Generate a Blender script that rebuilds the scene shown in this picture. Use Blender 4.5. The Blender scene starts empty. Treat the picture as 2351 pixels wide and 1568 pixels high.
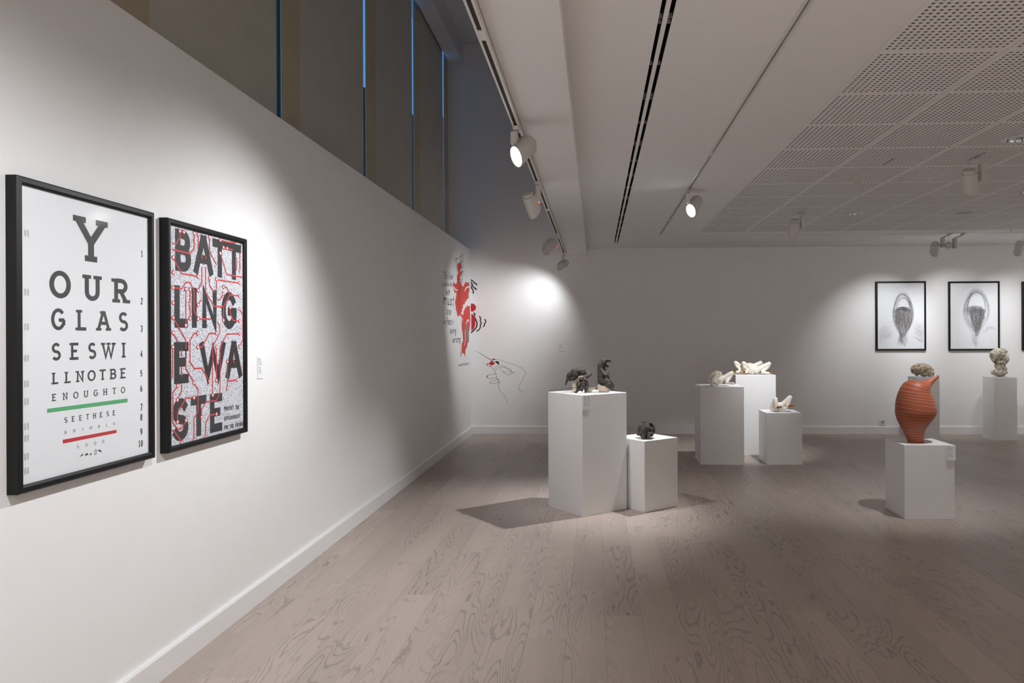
import bpy, bmesh, math, random
from mathutils import Vector, Matrix, noise
from mathutils.geometry import tessellate_polygon

random.seed(7)
scene = bpy.context.scene
col = scene.collection

# ------------------------------------------------------------------ camera
W, H = 2351.0, 1568.0
FPX, CX, CY = 1690.0, 1299.0, 772.3
YAW, ROLL, EYE = -math.atan(68 / 1690.0), 0.0042, 1.46
FW = Vector((math.sin(YAW), math.cos(YAW), 0))
_r0 = Vector((math.cos(YAW), -math.sin(YAW), 0)); _u0 = Vector((0, 0, 1))
RT = _r0 * math.cos(ROLL) - _u0 * math.sin(ROLL)
UP = _u0 * math.cos(ROLL) + _r0 * math.sin(ROLL)
EYEP = Vector((0, 0, EYE))
cam = bpy.data.cameras.new('camera')
cam.sensor_width = 36.0
cam.lens = FPX / W * 36.0
cam.shift_x = (W / 2 - CX) / W
cam.shift_y = (CY - H / 2) / W
cam.clip_end = 300
camo = bpy.data.objects.new('camera', cam)
m = Matrix.Identity(4)
for i in range(3):
    m[i][0], m[i][1], m[i][2], m[i][3] = RT[i], UP[i], -FW[i], EYEP[i]
camo.matrix_world = m
col.objects.link(camo)
scene.camera = camo

# ------------------------------------------------------------------ world (dusk sky outside the windows) and exposure
wd = bpy.data.worlds.new('world'); scene.world = wd; wd.use_nodes = True
bg = wd.node_tree.nodes['Background']
bg.inputs[0].default_value = (0.11, 0.40, 0.95, 1); bg.inputs[1].default_value = 0.8
scene.view_settings.view_transform = 'Standard'
scene.view_settings.look = 'None'
scene.view_settings.exposure = 0.17
scene.view_settings.gamma = 1.0
scene.view_settings.use_curve_mapping = False
scene.cycles.use_denoising = True
scene.cycles.max_bounces = 6
scene.cycles.diffuse_bounces = 5
scene.cycles.glossy_bounces = 2
scene.cycles.use_adaptive_sampling = True
scene.cycles.adaptive_threshold = 0.025
scene.cycles.sample_clamp_indirect = 4.0
scene.cycles.caustics_reflective = False
scene.cycles.caustics_refractive = False

SPOT = 1.0          # one factor for all track spots
LAMPCOL = (0.97, 0.99, 1.02)


def ray(px, py):
    return FW + RT * ((px - CX) / FPX) + UP * ((CY - py) / FPX)


def on(px, py, ax, val):
    d = ray(px, py)
    return EYEP + d * ((val - EYEP[ax]) / d[ax])


def project(p):
    d = Vector(p) - EYEP
    z = d.dot(FW)
    if z < 0.05:
        return None
    return CX + FPX * d.dot(RT) / z, CY - FPX * d.dot(UP) / z


# ------------------------------------------------------------------ materials
def mat(name, color, rough=0.5, metal=0.0, var=0.03, vscale=6.0, bump=0.0, bscale=200.0, spec=0.5, emit=None, estr=0.0):
    m = bpy.data.materials.new(name); m.use_nodes = True
    nt = m.node_tree; b = nt.nodes['Principled BSDF']
    b.inputs['Roughness'].default_value = rough
    b.inputs['Metallic'].default_value = metal
    b.inputs['Specular IOR Level'].default_value = spec
    tc = nt.nodes.new('ShaderNodeTexCoord')
    n = nt.nodes.new('ShaderNodeTexNoise'); n.inputs['Scale'].default_value = vscale; n.inputs['Detail'].default_value = 2
    nt.links.new(tc.outputs['Object'], n.inputs['Vector'])
    r = nt.nodes.new('ShaderNodeValToRGB')
    c = color
    r.color_ramp.elements[0].position = 0.3; r.color_ramp.elements[1].position = 0.7
    r.color_ramp.elements[0].color = (c[0] * (1 - var), c[1] * (1 - var), c[2] * (1 - var), 1)
    r.color_ramp.elements[1].color = (min(1, c[0] * (1 + var)), min(1, c[1] * (1 + var)), min(1, c[2] * (1 + var)), 1)
    nt.links.new(n.outputs['Fac'], r.inputs['Fac'])
    nt.links.new(r.outputs['Color'], b.inputs['Base Color'])
    if bump > 0:
        n2 = nt.nodes.new('ShaderNodeTexNoise'); n2.inputs['Scale'].default_value = bscale; n2.inputs['Detail'].default_value = 3
        nt.links.new(tc.outputs['Object'], n2.inputs['Vector'])
        bp = nt.nodes.new('ShaderNodeBump'); bp.inputs['Strength'].default_value = bump; bp.inputs['Distance'].default_value = 0.01
        nt.links.new(n2.outputs['Fac'], bp.inputs['Height']); nt.links.new(bp.outputs['Normal'], b.inputs['Normal'])
    if emit:
        b.inputs['Emission Color'].default_value = (*emit, 1); b.inputs['Emission Strength'].default_value = estr
    return m


M = {}
M['wall'] = mat('white_wall_paint', (0.85, 0.845, 0.84), 0.75, var=0.008, bump=0.03, bscale=120)
M['ceil'] = mat('ceiling_paint', (0.82, 0.81, 0.80), 0.85, var=0.008)
M['tile'] = mat('tile_paint', (0.81, 0.80, 0.79), 0.85, var=0.01)
M['fleece_shade'] = mat('tile_fleece_and_shade', (0.17, 0.16, 0.15), 0.95, var=0.03)  # tile backing cloth; also the painted shade inside the holes
M['base'] = mat('baseboard_paint', (0.82, 0.815, 0.81), 0.45, var=0.008)
M['black'] = mat('matt_black', (0.004, 0.004, 0.004), 0.8, var=0.0)
M['slotdark'] = mat('track_recess', (0.035, 0.028, 0.022), 0.7, var=0.02)
M['plinth'] = mat('plinth_paint', (0.82, 0.815, 0.81), 0.5, var=0.008, bump=0.01, bscale=150)
M['frame'] = mat('black_frame_lacquer', (0.008, 0.008, 0.008), 0.45, var=0.05, spec=0.28)
M['paper'] = mat('poster_paper', (0.84, 0.86, 0.885), 0.55, var=0.005)
M['ink'] = mat('black_ink', (0.045, 0.044, 0.045), 0.6, var=0.03)
M['dkink'] = mat('grey_black_ink', (0.028, 0.028, 0.029), 0.6, var=0.03)
M['green'] = mat('green_ink', (0.09, 0.42, 0.17), 0.6, var=0.02)
M['red'] = mat('red_ink', (0.56, 0.035, 0.045), 0.6, var=0.02)
M['tracered'] = mat('trace_red_ink', (0.64, 0.055, 0.06), 0.6, var=0.02)
M['grey'] = mat('grey_print', (0.36, 0.36, 0.37), 0.7, var=0.05)
M['white'] = mat('white_lacquer', (0.72, 0.71, 0.69), 0.4, var=0.01)
M['lamp'] = mat('lamp_white_lacquer', (0.62, 0.60, 0.565), 0.42, var=0.01)
M['lens'] = mat('lit_lamp_lens', (0.9, 0.9, 0.9), 0.3, emit=(1.0, 0.98, 0.95), estr=9.0)
M['lens'].cycles.emission_sampling = 'NONE'
M['led'] = mat('red_indicator', (0.8, 0.1, 0.05), 0.3, emit=(1.0, 0.12, 0.06), estr=1.5)
M['mural'] = mat('mural_red_paint', (0.66, 0.052, 0.035), 0.75, var=0.08, vscale=3)
M['muralw'] = mat('mural_white_paint', (0.85, 0.845, 0.84), 0.75, var=0.01)
M['nail'] = mat('mural_nail_red', (0.55, 0.01, 0.025), 0.6, var=0.03)
M['mblack'] = mat('mural_black_paint', (0.03, 0.026, 0.026), 0.7, var=0.05)
M['mgrey'] = mat('mural_grey_paint', (0.22, 0.20, 0.19), 0.7, var=0.15, vscale=40)
M['pencil'] = mat('pencil_line', (0.155, 0.145, 0.145), 0.8, var=0.15, vscale=60)
M['pencil2'] = mat('faint_pencil_line', (0.50, 0.49, 0.50), 0.8, var=0.1, vscale=60)
M['clay'] = mat('dark_clay', (0.052, 0.042, 0.036), 0.68, var=0.3, vscale=25, bump=0.5, bscale=60, spec=0.3)
M['cream'] = mat('cream_ceramic', (0.78, 0.71, 0.62), 0.5, var=0.03, vscale=20, bump=0.04, bscale=60)
M['rock'] = mat('cream_broken_ceramic', (0.56, 0.47, 0.35), 0.6, var=0.12, vscale=30, bump=0.3, bscale=50)
M['gold'] = mat('gold_lustre', (0.42, 0.20, 0.055), 0.22, metal=0.9, var=0.2, vscale=60)
M['rod'] = mat('dark_rod', (0.10, 0.085, 0.08), 0.5)
M['terra'] = mat('terracotta', (0.37, 0.085, 0.033), 0.48, var=0.2, vscale=7, bump=0.05, bscale=90)
M['chrome'] = mat('chrome_reflector', (0.75, 0.75, 0.75), 0.15, metal=1.0, var=0.02)
M['stripe'] = mat('pale_incised_line', (0.62, 0.47, 0.40), 0.6, var=0.1, vscale=30)
M['grille'] = mat('speaker_grille', (0.48, 0.47, 0.45), 0.8, var=0.15, vscale=300)
M['blind'] = mat('taupe_blind_fabric', (0.66, 0.625, 0.545), 0.9, var=0.03, vscale=3, bump=0.05, bscale=400)
M['pier'] = mat('beige_pier_board', (0.62, 0.53, 0.38), 0.6, var=0.05, vscale=2)
M['socket'] = mat('socket_plastic', (0.80, 0.80, 0.80), 0.35, var=0.0)
M['outside'] = mat('night_facade', (0.0015, 0.0015, 0.0015), 1.0, var=0.1, spec=0.0)
M['yellowed'] = mat('aged_white_plastic', (0.62, 0.59, 0.52), 0.5, var=0.01)

# glazing: clear pane that reflects a little
g = bpy.data.materials.new('acrylic_glazing'); g.use_nodes = True; nt = g.node_tree
for n in list(nt.nodes):
    if n.type != 'OUTPUT_MATERIAL': nt.nodes.remove(n)
out = [n for n in nt.nodes if n.type == 'OUTPUT_MATERIAL'][0]
tr = nt.nodes.new('ShaderNodeBsdfTransparent'); gl = nt.nodes.new('ShaderNodeBsdfGlossy'); gl.inputs['Roughness'].default_value = 0.09
mx = nt.nodes.new('ShaderNodeMixShader'); lw = nt.nodes.new('ShaderNodeLayerWeight'); lw.inputs[0].default_value = 0.5
pw = nt.nodes.new('ShaderNodeMath'); pw.operation = 'POWER'; pw.inputs[1].default_value = 5.0; nt.links.new(lw.outputs['Facing'], pw.inputs[0])
fr = nt.nodes.new('ShaderNodeMath'); fr.operation = 'MULTIPLY_ADD'; fr.inputs[1].default_value = 0.6; fr.inputs[2].default_value = 0.02; nt.links.new(pw.outputs[0], fr.inputs[0])
nt.links.new(fr.outputs[0], mx.inputs[0]); nt.links.new(tr.outputs[0], mx.inputs[1]); nt.links.new(gl.outputs[0], mx.inputs[2]); nt.links.new(mx.outputs[0], out.inputs[0])
M['glass'] = g


def floor_mat():
    m = bpy.data.materials.new('oak_laminate'); m.use_nodes = True
    nt = m.node_tree; b = nt.nodes['Principled BSDF']; L = nt.links.new; N = nt.nodes.new
    geo = N('ShaderNodeNewGeometry'); oi = N('ShaderNodeObjectInfo')

    def math_(op, a, b_=None, clamp=False):
        n = N('ShaderNodeMath'); n.operation = op; n.use_clamp = clamp
        for k, v in ((0, a), (1, b_)):
            if v is None: continue
            if isinstance(v, (int, float)): n.inputs[k].default_value = v
            else: L(v, n.inputs[k])
        return n.outputs[0]
    rnd = math_('FRACT', math_('ADD', oi.outputs['Random'], geo.outputs['Random Per Island']))
    sep = N('ShaderNodeSeparateXYZ'); L(geo.outputs['Position'], sep.inputs[0])
    off = math_('MULTIPLY', rnd, 61.7)

    def vec(sx, sy, so=1.0):
        c = N('ShaderNodeCombineXYZ')
        L(math_('MULTIPLY', sep.outputs[0], sx), c.inputs[0]); L(math_('MULTIPLY', sep.outputs[1], sy), c.inputs[1]); L(math_('MULTIPLY', off, so), c.inputs[2])
        return c.outputs[0]

    def nz(v, detail, dist=0.0, rough=0.5):
        n = N('ShaderNodeTexNoise'); n.inputs['Scale'].default_value = 1.0; n.inputs['Detail'].default_value = detail
        n.inputs['Distortion'].default_value = dist; n.inputs['Roughness'].default_value = rough
        L(v, n.inputs['Vector']); return n.outputs['Fac']
    warp = nz(vec(7.5, 0.95), 1.0)
    wob = nz(vec(34, 15), 2.0)
    ring = math_('FRACT', math_('ADD', math_('MULTIPLY', warp, 17.0), math_('MULTIPLY', wob, 0.75)))
    tri = math_('ABSOLUTE', math_('SUBTRACT', ring, 0.5))           # 0 at line centre
    line = math_('SUBTRACT', 1.0, math_('MULTIPLY', tri, 5.5), clamp=True)
    msk = nz(vec(4.0, 0.7, 1.7), 1.0)
    msk = math_('MULTIPLY', math_('SUBTRACT', msk, 0.40), 6.0, clamp=True)
    line = math_('MULTIPLY', line, math_('ADD', math_('MULTIPLY', msk, 0.8), 0.15))
    fib = nz(vec(210, 5.0), 3.0, rough=0.7)
    blot = nz(vec(8, 1.2, 2.3), 2.0)
    v = math_('ADD', 0.93, math_('MULTIPLY', rnd, 0.13))
    v = math_('ADD', v, math_('MULTIPLY', math_('SUBTRACT', fib, 0.5), 0.30))
    v = math_('ADD', v, math_('MULTIPLY', math_('SUBTRACT', blot, 0.5), 0.20))
    v = math_('SUBTRACT', v, math_('MULTIPLY', line, 0.28))
    mixc = N('ShaderNodeMix'); mixc.data_type = 'RGBA'
    L(line, mixc.inputs[0]); mixc.inputs[6].default_value = (0.45, 0.375, 0.325, 1); mixc.inputs[7].default_value = (0.40, 0.330, 0.298, 1)
    vm = N('ShaderNodeVectorMath'); vm.operation = 'SCALE'; L(mixc.outputs[2], vm.inputs[0]); L(v, vm.inputs[3])
    L(vm.outputs[0], b.inputs['Base Color'])
    b.inputs['Roughness'].default_value = 0.42; b.inputs['Specular IOR Level'].default_value = 0.35
    bp = N('ShaderNodeBump'); bp.inputs['Strength'].default_value = 0.12; bp.inputs['Distance'].default_value = 0.002
    L(math_('ADD', fib, math_('MULTIPLY', line, -0.6)), bp.inputs['Height']); L(bp.outputs[0], b.inputs['Normal'])
    return m


M['floor'] = floor_mat()


def speckle_mat():
    m = bpy.data.materials.new('speckled_print'); m.use_nodes = True
    nt = m.node_tree; b = nt.nodes['Principled BSDF']; b.inputs['Roughness'].default_value = 0.5
    tc = nt.nodes.new('ShaderNodeTexCoord')
    n = nt.nodes.new('ShaderNodeTexNoise'); n.inputs['Scale'].default_value = 250; n.inputs['Detail'].default_value = 1.0
    nt.links.new(tc.outputs['Object'], n.inputs['Vector'])
    r = nt.nodes.new('ShaderNodeValToRGB')
    r.color_ramp.elements[0].position = 0.36; r.color_ramp.elements[0].color = (0.10, 0.10, 0.135, 1)
    r.color_ramp.elements[1].position = 0.47; r.color_ramp.elements[1].color = (0.76, 0.78, 0.83, 1)
    nt.links.new(n.outputs['Fac'], r.inputs['Fac']); nt.links.new(r.outputs['Color'], b.inputs['Base Color'])
    return m


M['speckle'] = speckle_mat()


def stone_mat(name, c0, c1, c2):
    m = bpy.data.materials.new(name); m.use_nodes = True
    nt = m.node_tree; b = nt.nodes['Principled BSDF']; b.inputs['Roughness'].default_value = 0.85
    tc = nt.nodes.new('ShaderNodeTexCoord')
    n = nt.nodes.new('ShaderNodeTexNoise'); n.inputs['Scale'].default_value = 22; n.inputs['Detail'].default_value = 5; n.inputs['Distortion'].default_value = 0.8
    nt.links.new(tc.outputs['Object'], n.inputs['Vector'])
    r = nt.nodes.new('ShaderNodeValToRGB')
    r.color_ramp.elements[0].position = 0.33; r.color_ramp.elements[0].color = (*c0, 1)
    r.color_ramp.elements[1].position = 0.62; r.color_ramp.elements[1].color = (*c2, 1)
    e = r.color_ramp.elements.new(0.46); e.color = (*c1, 1)
    nt.links.new(n.outputs['Fac'], r.inputs['Fac']); nt.links.new(r.outputs['Color'], b.inputs['Base Color'])
    n2 = nt.nodes.new('ShaderNodeTexNoise'); n2.inputs['Scale'].default_value = 60; n2.inputs['Detail'].default_value = 6
    nt.links.new(tc.outputs['Object'], n2.inputs['Vector'])
    bp = nt.nodes.new('ShaderNodeBump'); bp.inputs['Strength'].default_value = 0.8; bp.inputs['Distance'].default_value = 0.02
    nt.links.new(n2.outputs['Fac'], bp.inputs['Height']); nt.links.new(bp.outputs['Normal'], b.inputs['Normal'])
    return m


M['stone1'] = stone_mat('ochre_stone', (0.20, 0.13, 0.075), (0.46, 0.36, 0.25), (0.66, 0.57, 0.43))
M['stone2'] = stone_mat('pale_stone', (0.22, 0.18, 0.12), (0.50, 0.45, 0.35), (0.66, 0.62, 0.50))


# ------------------------------------------------------------------ object helpers
def link(name, me, material=None, parent=None):
    o = bpy.data.objects.new(name, me); col.objects.link(o)
    if material is not None and me is not None:
        if not me.materials: me.materials.append(material)
    if parent is not None: o.parent = parent
    return o


def tag(o, label, cat=None, group=None, kind=None):
    o['label'] = label
    if cat: o['category'] = cat
    if group: o['group'] = group
    if kind: o['kind'] = kind
    return o


def thing(name, loc, label, cat, group=None, rotz=0.0):
    o = bpy.data.objects.new(name, None); col.objects.link(o)
    o.empty_display_size = 0.1
    o.location = loc; o.rotation_euler = (0, 0, rotz)
    return tag(o, label, cat, group)


def place(o, parent):
    """parent keeping world coordinates of the mesh (empties are unrotated unless built locally)"""
    o.parent = parent
    o.matrix_parent_inverse = parent_matrix(parent).inverted()
    return o


def parent_matrix(p):
    mt = Matrix.Translation(p.location) @ p.rotation_euler.to_matrix().to_4x4()
    if p.parent is not None:
        mt = parent_matrix(p.parent) @ p.matrix_parent_inverse @ mt
    return mt


def mesh_from(verts, faces, name='mesh', smooth=False):
    me = bpy.data.meshes.new(name); me.from_pydata([tuple(v) for v in verts], [], faces); me.update()
    if smooth:
        for p in me.polygons: p.use_smooth = True
    return me


class MB:
    def __init__(s): s.v = []; s.f = []; s.cuts = []

    def cut(s): s.cuts.append((len(s.v), len(s.f)))

    def build_each(s, name, material, parent):
        """one object for every piece closed with cut()"""
        a = (0, 0)
        for c in s.cuts:
            if c[0] > a[0]:
                q = MB(); q.v = s.v[a[0]:c[0]]; q.f = [tuple(i - a[0] for i in f) for f in s.f[a[1]:c[1]]]
                q.build(name, material, parent)
            a = c

    def box(s, x0, x1, y0, y1, z0, z1):
        b = len(s.v)
        s.v += [(x, y, z) for z in (z0, z1) for y in (y0, y1) for x in (x0, x1)]
        for q in ((0, 2, 3, 1), (4, 5, 7, 6), (0, 1, 5, 4), (2, 6, 7, 3), (0, 4, 6, 2), (1, 3, 7, 5)):
            s.f.append(tuple(b + i for i in q))
        return s

    def obox(s, c, ax, hx, ay, hy, az, hz):
        b = len(s.v); c = Vector(c)
        for sz in (-1, 1):
            for sy in (-1, 1):
                for sx in (-1, 1):
                    s.v.append(tuple(c + ax * (sx * hx) + ay * (sy * hy) + az * (sz * hz)))
        for q in ((0, 2, 3, 1), (4, 5, 7, 6), (0, 1, 5, 4), (2, 6, 7, 3), (0, 4, 6, 2), (1, 3, 7, 5)):
            s.f.append(tuple(b + i for i in q))
        return s

    def poly(s, pts):
        b = len(s.v); s.v += [tuple(p) for p in pts]
        for t in tessellate_polygon([[Vector(p) for p in pts]]):
            s.f.append(tuple(b + i for i in t))
        return s

    def prism(s, pts, d):
        """polygon pts (3D) extruded by vector d, closed"""
        n = len(pts); b = len(s.v); d = Vector(d)
        s.v += [tuple(p) for p in pts] + [tuple(Vector(p) + d) for p in pts]
        for t in tessellate_polygon([[Vector(p) for p in pts]]):
            s.f.append(tuple(b + i for i in t)); s.f.append(tuple(b + n + i for i in reversed(t)))
        for i in range(n):
            j = (i + 1) % n; s.f.append((b + i, b + j, b + n + j, b + n + i))
        return s

    def rings(s, rings, cap=True):
        """list of rings (same count) lofted"""
        n = len(rings[0]); b = len(s.v)
        for r in rings: s.v += [tuple(p) for p in r]
        for k in range(len(rings) - 1):
            for i in range(n):
                j = (i + 1) % n
                s.f.append((b + k * n + i, b + k * n + j, b + (k + 1) * n + j, b + (k + 1) * n + i))
        if cap:
            s.f.append(tuple(b + i for i in reversed(range(n))))
            s.f.append(tuple(b + (len(rings) - 1) * n + i for i in range(n)))
        return s

    def tube(s, a, b_, r0, r1=None, n=10, cap=True):
        a = Vector(a); b_ = Vector(b_); r1 = r0 if r1 is None else r1
        d = (b_ - a).normalized(); u = d.orthogonal().normalized(); w = d.cross(u)
        ring = lambda c, r: [c + (u * math.cos(t) + w * math.sin(t)) * r for t in [2 * math.pi * i / n for i in range(n)]]
        return s.rings([ring(a, r0), ring(b_, r1)], cap)

    def build(s, name, material, parent=None, smooth=False, bevel=0.0, auto=None, seg=1):
        me = mesh_from(s.v, s.f, name)
        if bevel > 0 or auto is not None or True:
            bm = bmesh.new(); bm.from_mesh(me)
            bmesh.ops.recalc_face_normals(bm, faces=bm.faces)
            if bevel > 0:
                bmesh.ops.bevel(bm, geom=[e for e in bm.edges if len(e.link_faces) == 2 and e.calc_face_angle(0) > 0.5], offset=bevel, segments=seg, affect='EDGES', profile=0.5)
            if smooth:
                for f in bm.faces: f.smooth = True
                for e in bm.edges:
                    if len(e.link_faces) == 2 and e.calc_face_angle(0) > 0.7: e.smooth = False
            bm.to_mesh(me); bm.free()
        o = link(name, me, material)
        if parent is not None: place(o, parent)
        return o


X_, Y_, Z_ = Vector((1, 0, 0)), Vector((0, 1, 0)), Vector((0, 0, 1))

# ------------------------------------------------------------------ dimensions of the room
XW = -1.876       # face of the free-standing left panel
YB = 11.05        # back wall
ZC = 2.775        # ceiling
XG = -2.215       # blind plane of the window wall
ZU = on(1063, 102, 1, YB).z   # upper ceiling in the window recess
ZP = on(700, 310.5, 0, XW).z  # panel top
XR, YF = 9.2, -4.2
XBL = on(1190, 299, 2, 2.66).x - 0.02  # left edge of bulkhead / track line
ZBK = 2.68
XBR = -0.127


def struct(name, mb, material, label, **k):
    o = mb.build(name, material, **k); o['kind'] = 'structure'; o['label'] = label
    return o


# floor: slab + single planks
fl = struct('floor', MB().box(XG - 0.3, XR, YF, YB, -0.06, -0.012), M['slotdark'], 'pale greyed oak laminate plank floor of the gallery')
PW, PL, GAP = 0.192, 1.285, 0.0004
pm = MB()
hw, hl, bv = PW / 2 - GAP / 2, PL / 2 - GAP / 2, 0.0005
rings = []
for (z, ins) in ((-0.0125, 0.0), (-bv, 0.0), (0.0, bv)):
    rings.append([(-hw + ins, -hl + ins, z), (hw - ins, -hl + ins, z), (hw - ins, hl - ins, z), (-hw + ins, hl - ins, z)])
pm.rings(rings)
plank_me = mesh_from(pm.v, pm.f, 'plank'); plank_me.materials.append(M['floor'])
spots = []
i = 0
x = -1.876 + PW / 2
while x < XR - PW / 2:
    o0 = ((i * 0.381) % 1.0) * PL + random.uniform(-0.1, 0.1)
    y = YF + 0.02 - o0 + PL / 2
    while y - PL / 2 < YB:
        y0, y1 = max(y - PL / 2, YF), min(y + PL / 2, YB - 0.002)
        if y1 - y0 > 0.004:
            q = [project((xx, yy, 0)) for xx in (x - hw, x + hw) for yy in (max(y0, 0.8), max(y1, 0.8))]
            area = 0
            if y1 > 1.2 and all(q):
                ax, bx = max(0, min(p[0] for p in q)), min(W, max(p[0] for p in q))
                ay, by = max(0, min(p[1] for p in q)), min(H, max(p[1] for p in q))
                if bx > ax and by > ay: area = (bx - ax) * (by - ay)
            spots.append((area, x, (y0 + y1) / 2, (y1 - y0) / PL))
        y += PL
    x += PW; i += 1
spots.sort(key=lambda s: -s[0])
rest = MB()
for k, (a, px_, py_, sc) in enumerate(spots):
    if k < 300 and a > 0:
        o = bpy.data.objects.new('plank', plank_me); col.objects.link(o)
        o.location = (px_, py_, 0); o.scale = (1, sc, 1); o.parent = fl
    else:
        b0 = len(rest.v)
        rest.v += [(px_ + v[0], py_ + v[1] * sc, v[2]) for v in pm.v]
        rest.f += [tuple(b0 + j for j in f) for f in pm.f]
ro = rest.build('plank_field', M['floor'], fl); ro['kind'] = 'stuff'

# walls
struct('wall_left', MB().box(XW - 0.12, XW, YF, YB, 0, ZP), M['wall'], 'white free-standing exhibition wall running along the left')
struct('wall_back', MB().box(XG - 0.01, XR + 0.1, YB, YB + 0.15, -0.06, ZU + 0.1), M['wall'], 'white back wall of the gallery')
struct('wall_right', MB().box(XR, XR + 0.1, YF, YB, -0.06, ZC + 0.1), M['wall'], 'white right side wall of the gallery')
struct('wall_front', MB().box(XG - 0.3, XR + 0.1, YF - 0.1, YF, -0.06, ZU + 0.1), M['wall'], 'white wall behind the camera')
bb = MB(); t = 0.023
bb.rings([[(XW, y, 0), (XW + t, y, 0), (XW + t, y, 0.104), (XW + t - 0.006, y, 0.112), (XW, y, 0.113)] for y in (YF, YB - t)])
struct('baseboard_left', bb, M['base'], 'white baseboard along the left exhibition wall')
bb = MB()
bb.rings([[(x, YB, 0), (x, YB - t, 0), (x, YB - t, 0.104), (x, YB - t + 0.006, 0.112), (x, YB, 0.113)] for x in (XW, XR)])
struct('baseboard_back', bb, M['base'], 'white baseboard along the back wall')

# ceilings
def cx_(px, py, z=ZC): return on(px, py, 2, z).x
S0, S1, S2, S3 = [cx_(p, 0) for p in (1520.2, 1530.9, 1542.4, 1554.0)]
FL0, FL1 = cx_(1500.7, 0), cx_(1574.5, 0)
T0, T1 = cx_(1855.7, 0), cx_(1864.0, 0)
TX, TY, TP = 1.309, 9.436, 0.596
YSL = on(1413, 559, 2, ZC).y      # end of the slot diffuser
YT3 = 9.72                        # cross track near the back wall
YG = on(1700, 556, 2, ZC).y       # shadow gap
YN = TY - 13 * TP                 # tile field starts here
cb = MB()
for (a, b) in ((XBR, S0), (S3, T0), (T1, TX)):
    cb.box(a, b, YF, YG - 0.012, ZC, ZC + 0.1)
cb.box(S0, S3, YSL, YG - 0.012, ZC, ZC + 0.1)
cb.box(T0, T1, 9.62, YG - 0.012, ZC, ZC + 0.1)
cb.box(TX, XR, TY, YT3 - 0.012, ZC, ZC + 0.1)
cb.box(TX, XR, YT3 + 0.012, YG - 0.012, ZC, ZC + 0.1)
cb.box(XBR, XR, YG + 0.012, YB, ZC, ZC + 0.1)
cb.box(XBR, XR, YG - 0.02, YG + 0.02, ZC + 0.04, ZC + 0.1)
cb.box(TX, XR, YF, YN, ZC, ZC + 0.1)
cl = struct('ceiling', cb, M['ceil'], 'white gallery ceiling with plain strips and perforated tile field')
MB().box(TX, XR, YN, TY, ZC + 0.098, ZC + 0.108).build('void_shade_sheet', M['fleece_shade'], cl)  # dark sheet whose colour stands in for the unlit space above
struct('trim_1', MB().box(XBL, XBR, YF, YB, ZBK, ZC + 0.1).box(XBL, XBL + 0.08, YF, YB, ZC + 0.1, ZU), M['ceil'], 'lowered white bulkhead along the edge of the ceiling')
struct('ceiling_upper', MB().box(XG - 0.3, XBL + 0.08, YF, YB, ZU, ZU + 0.1), M['ceil'], 'high ceiling above the window recess')

struct('sky_block_slab', MB().box(XBL, XR + 0.1, YF - 0.1, YB + 0.15, ZC + 0.11, ZC + 0.2), M['ceil'], 'added slab above the suspended gallery ceiling that blocks sky light')  # unseen slab added to stop sky light leaking through the ceiling

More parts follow.
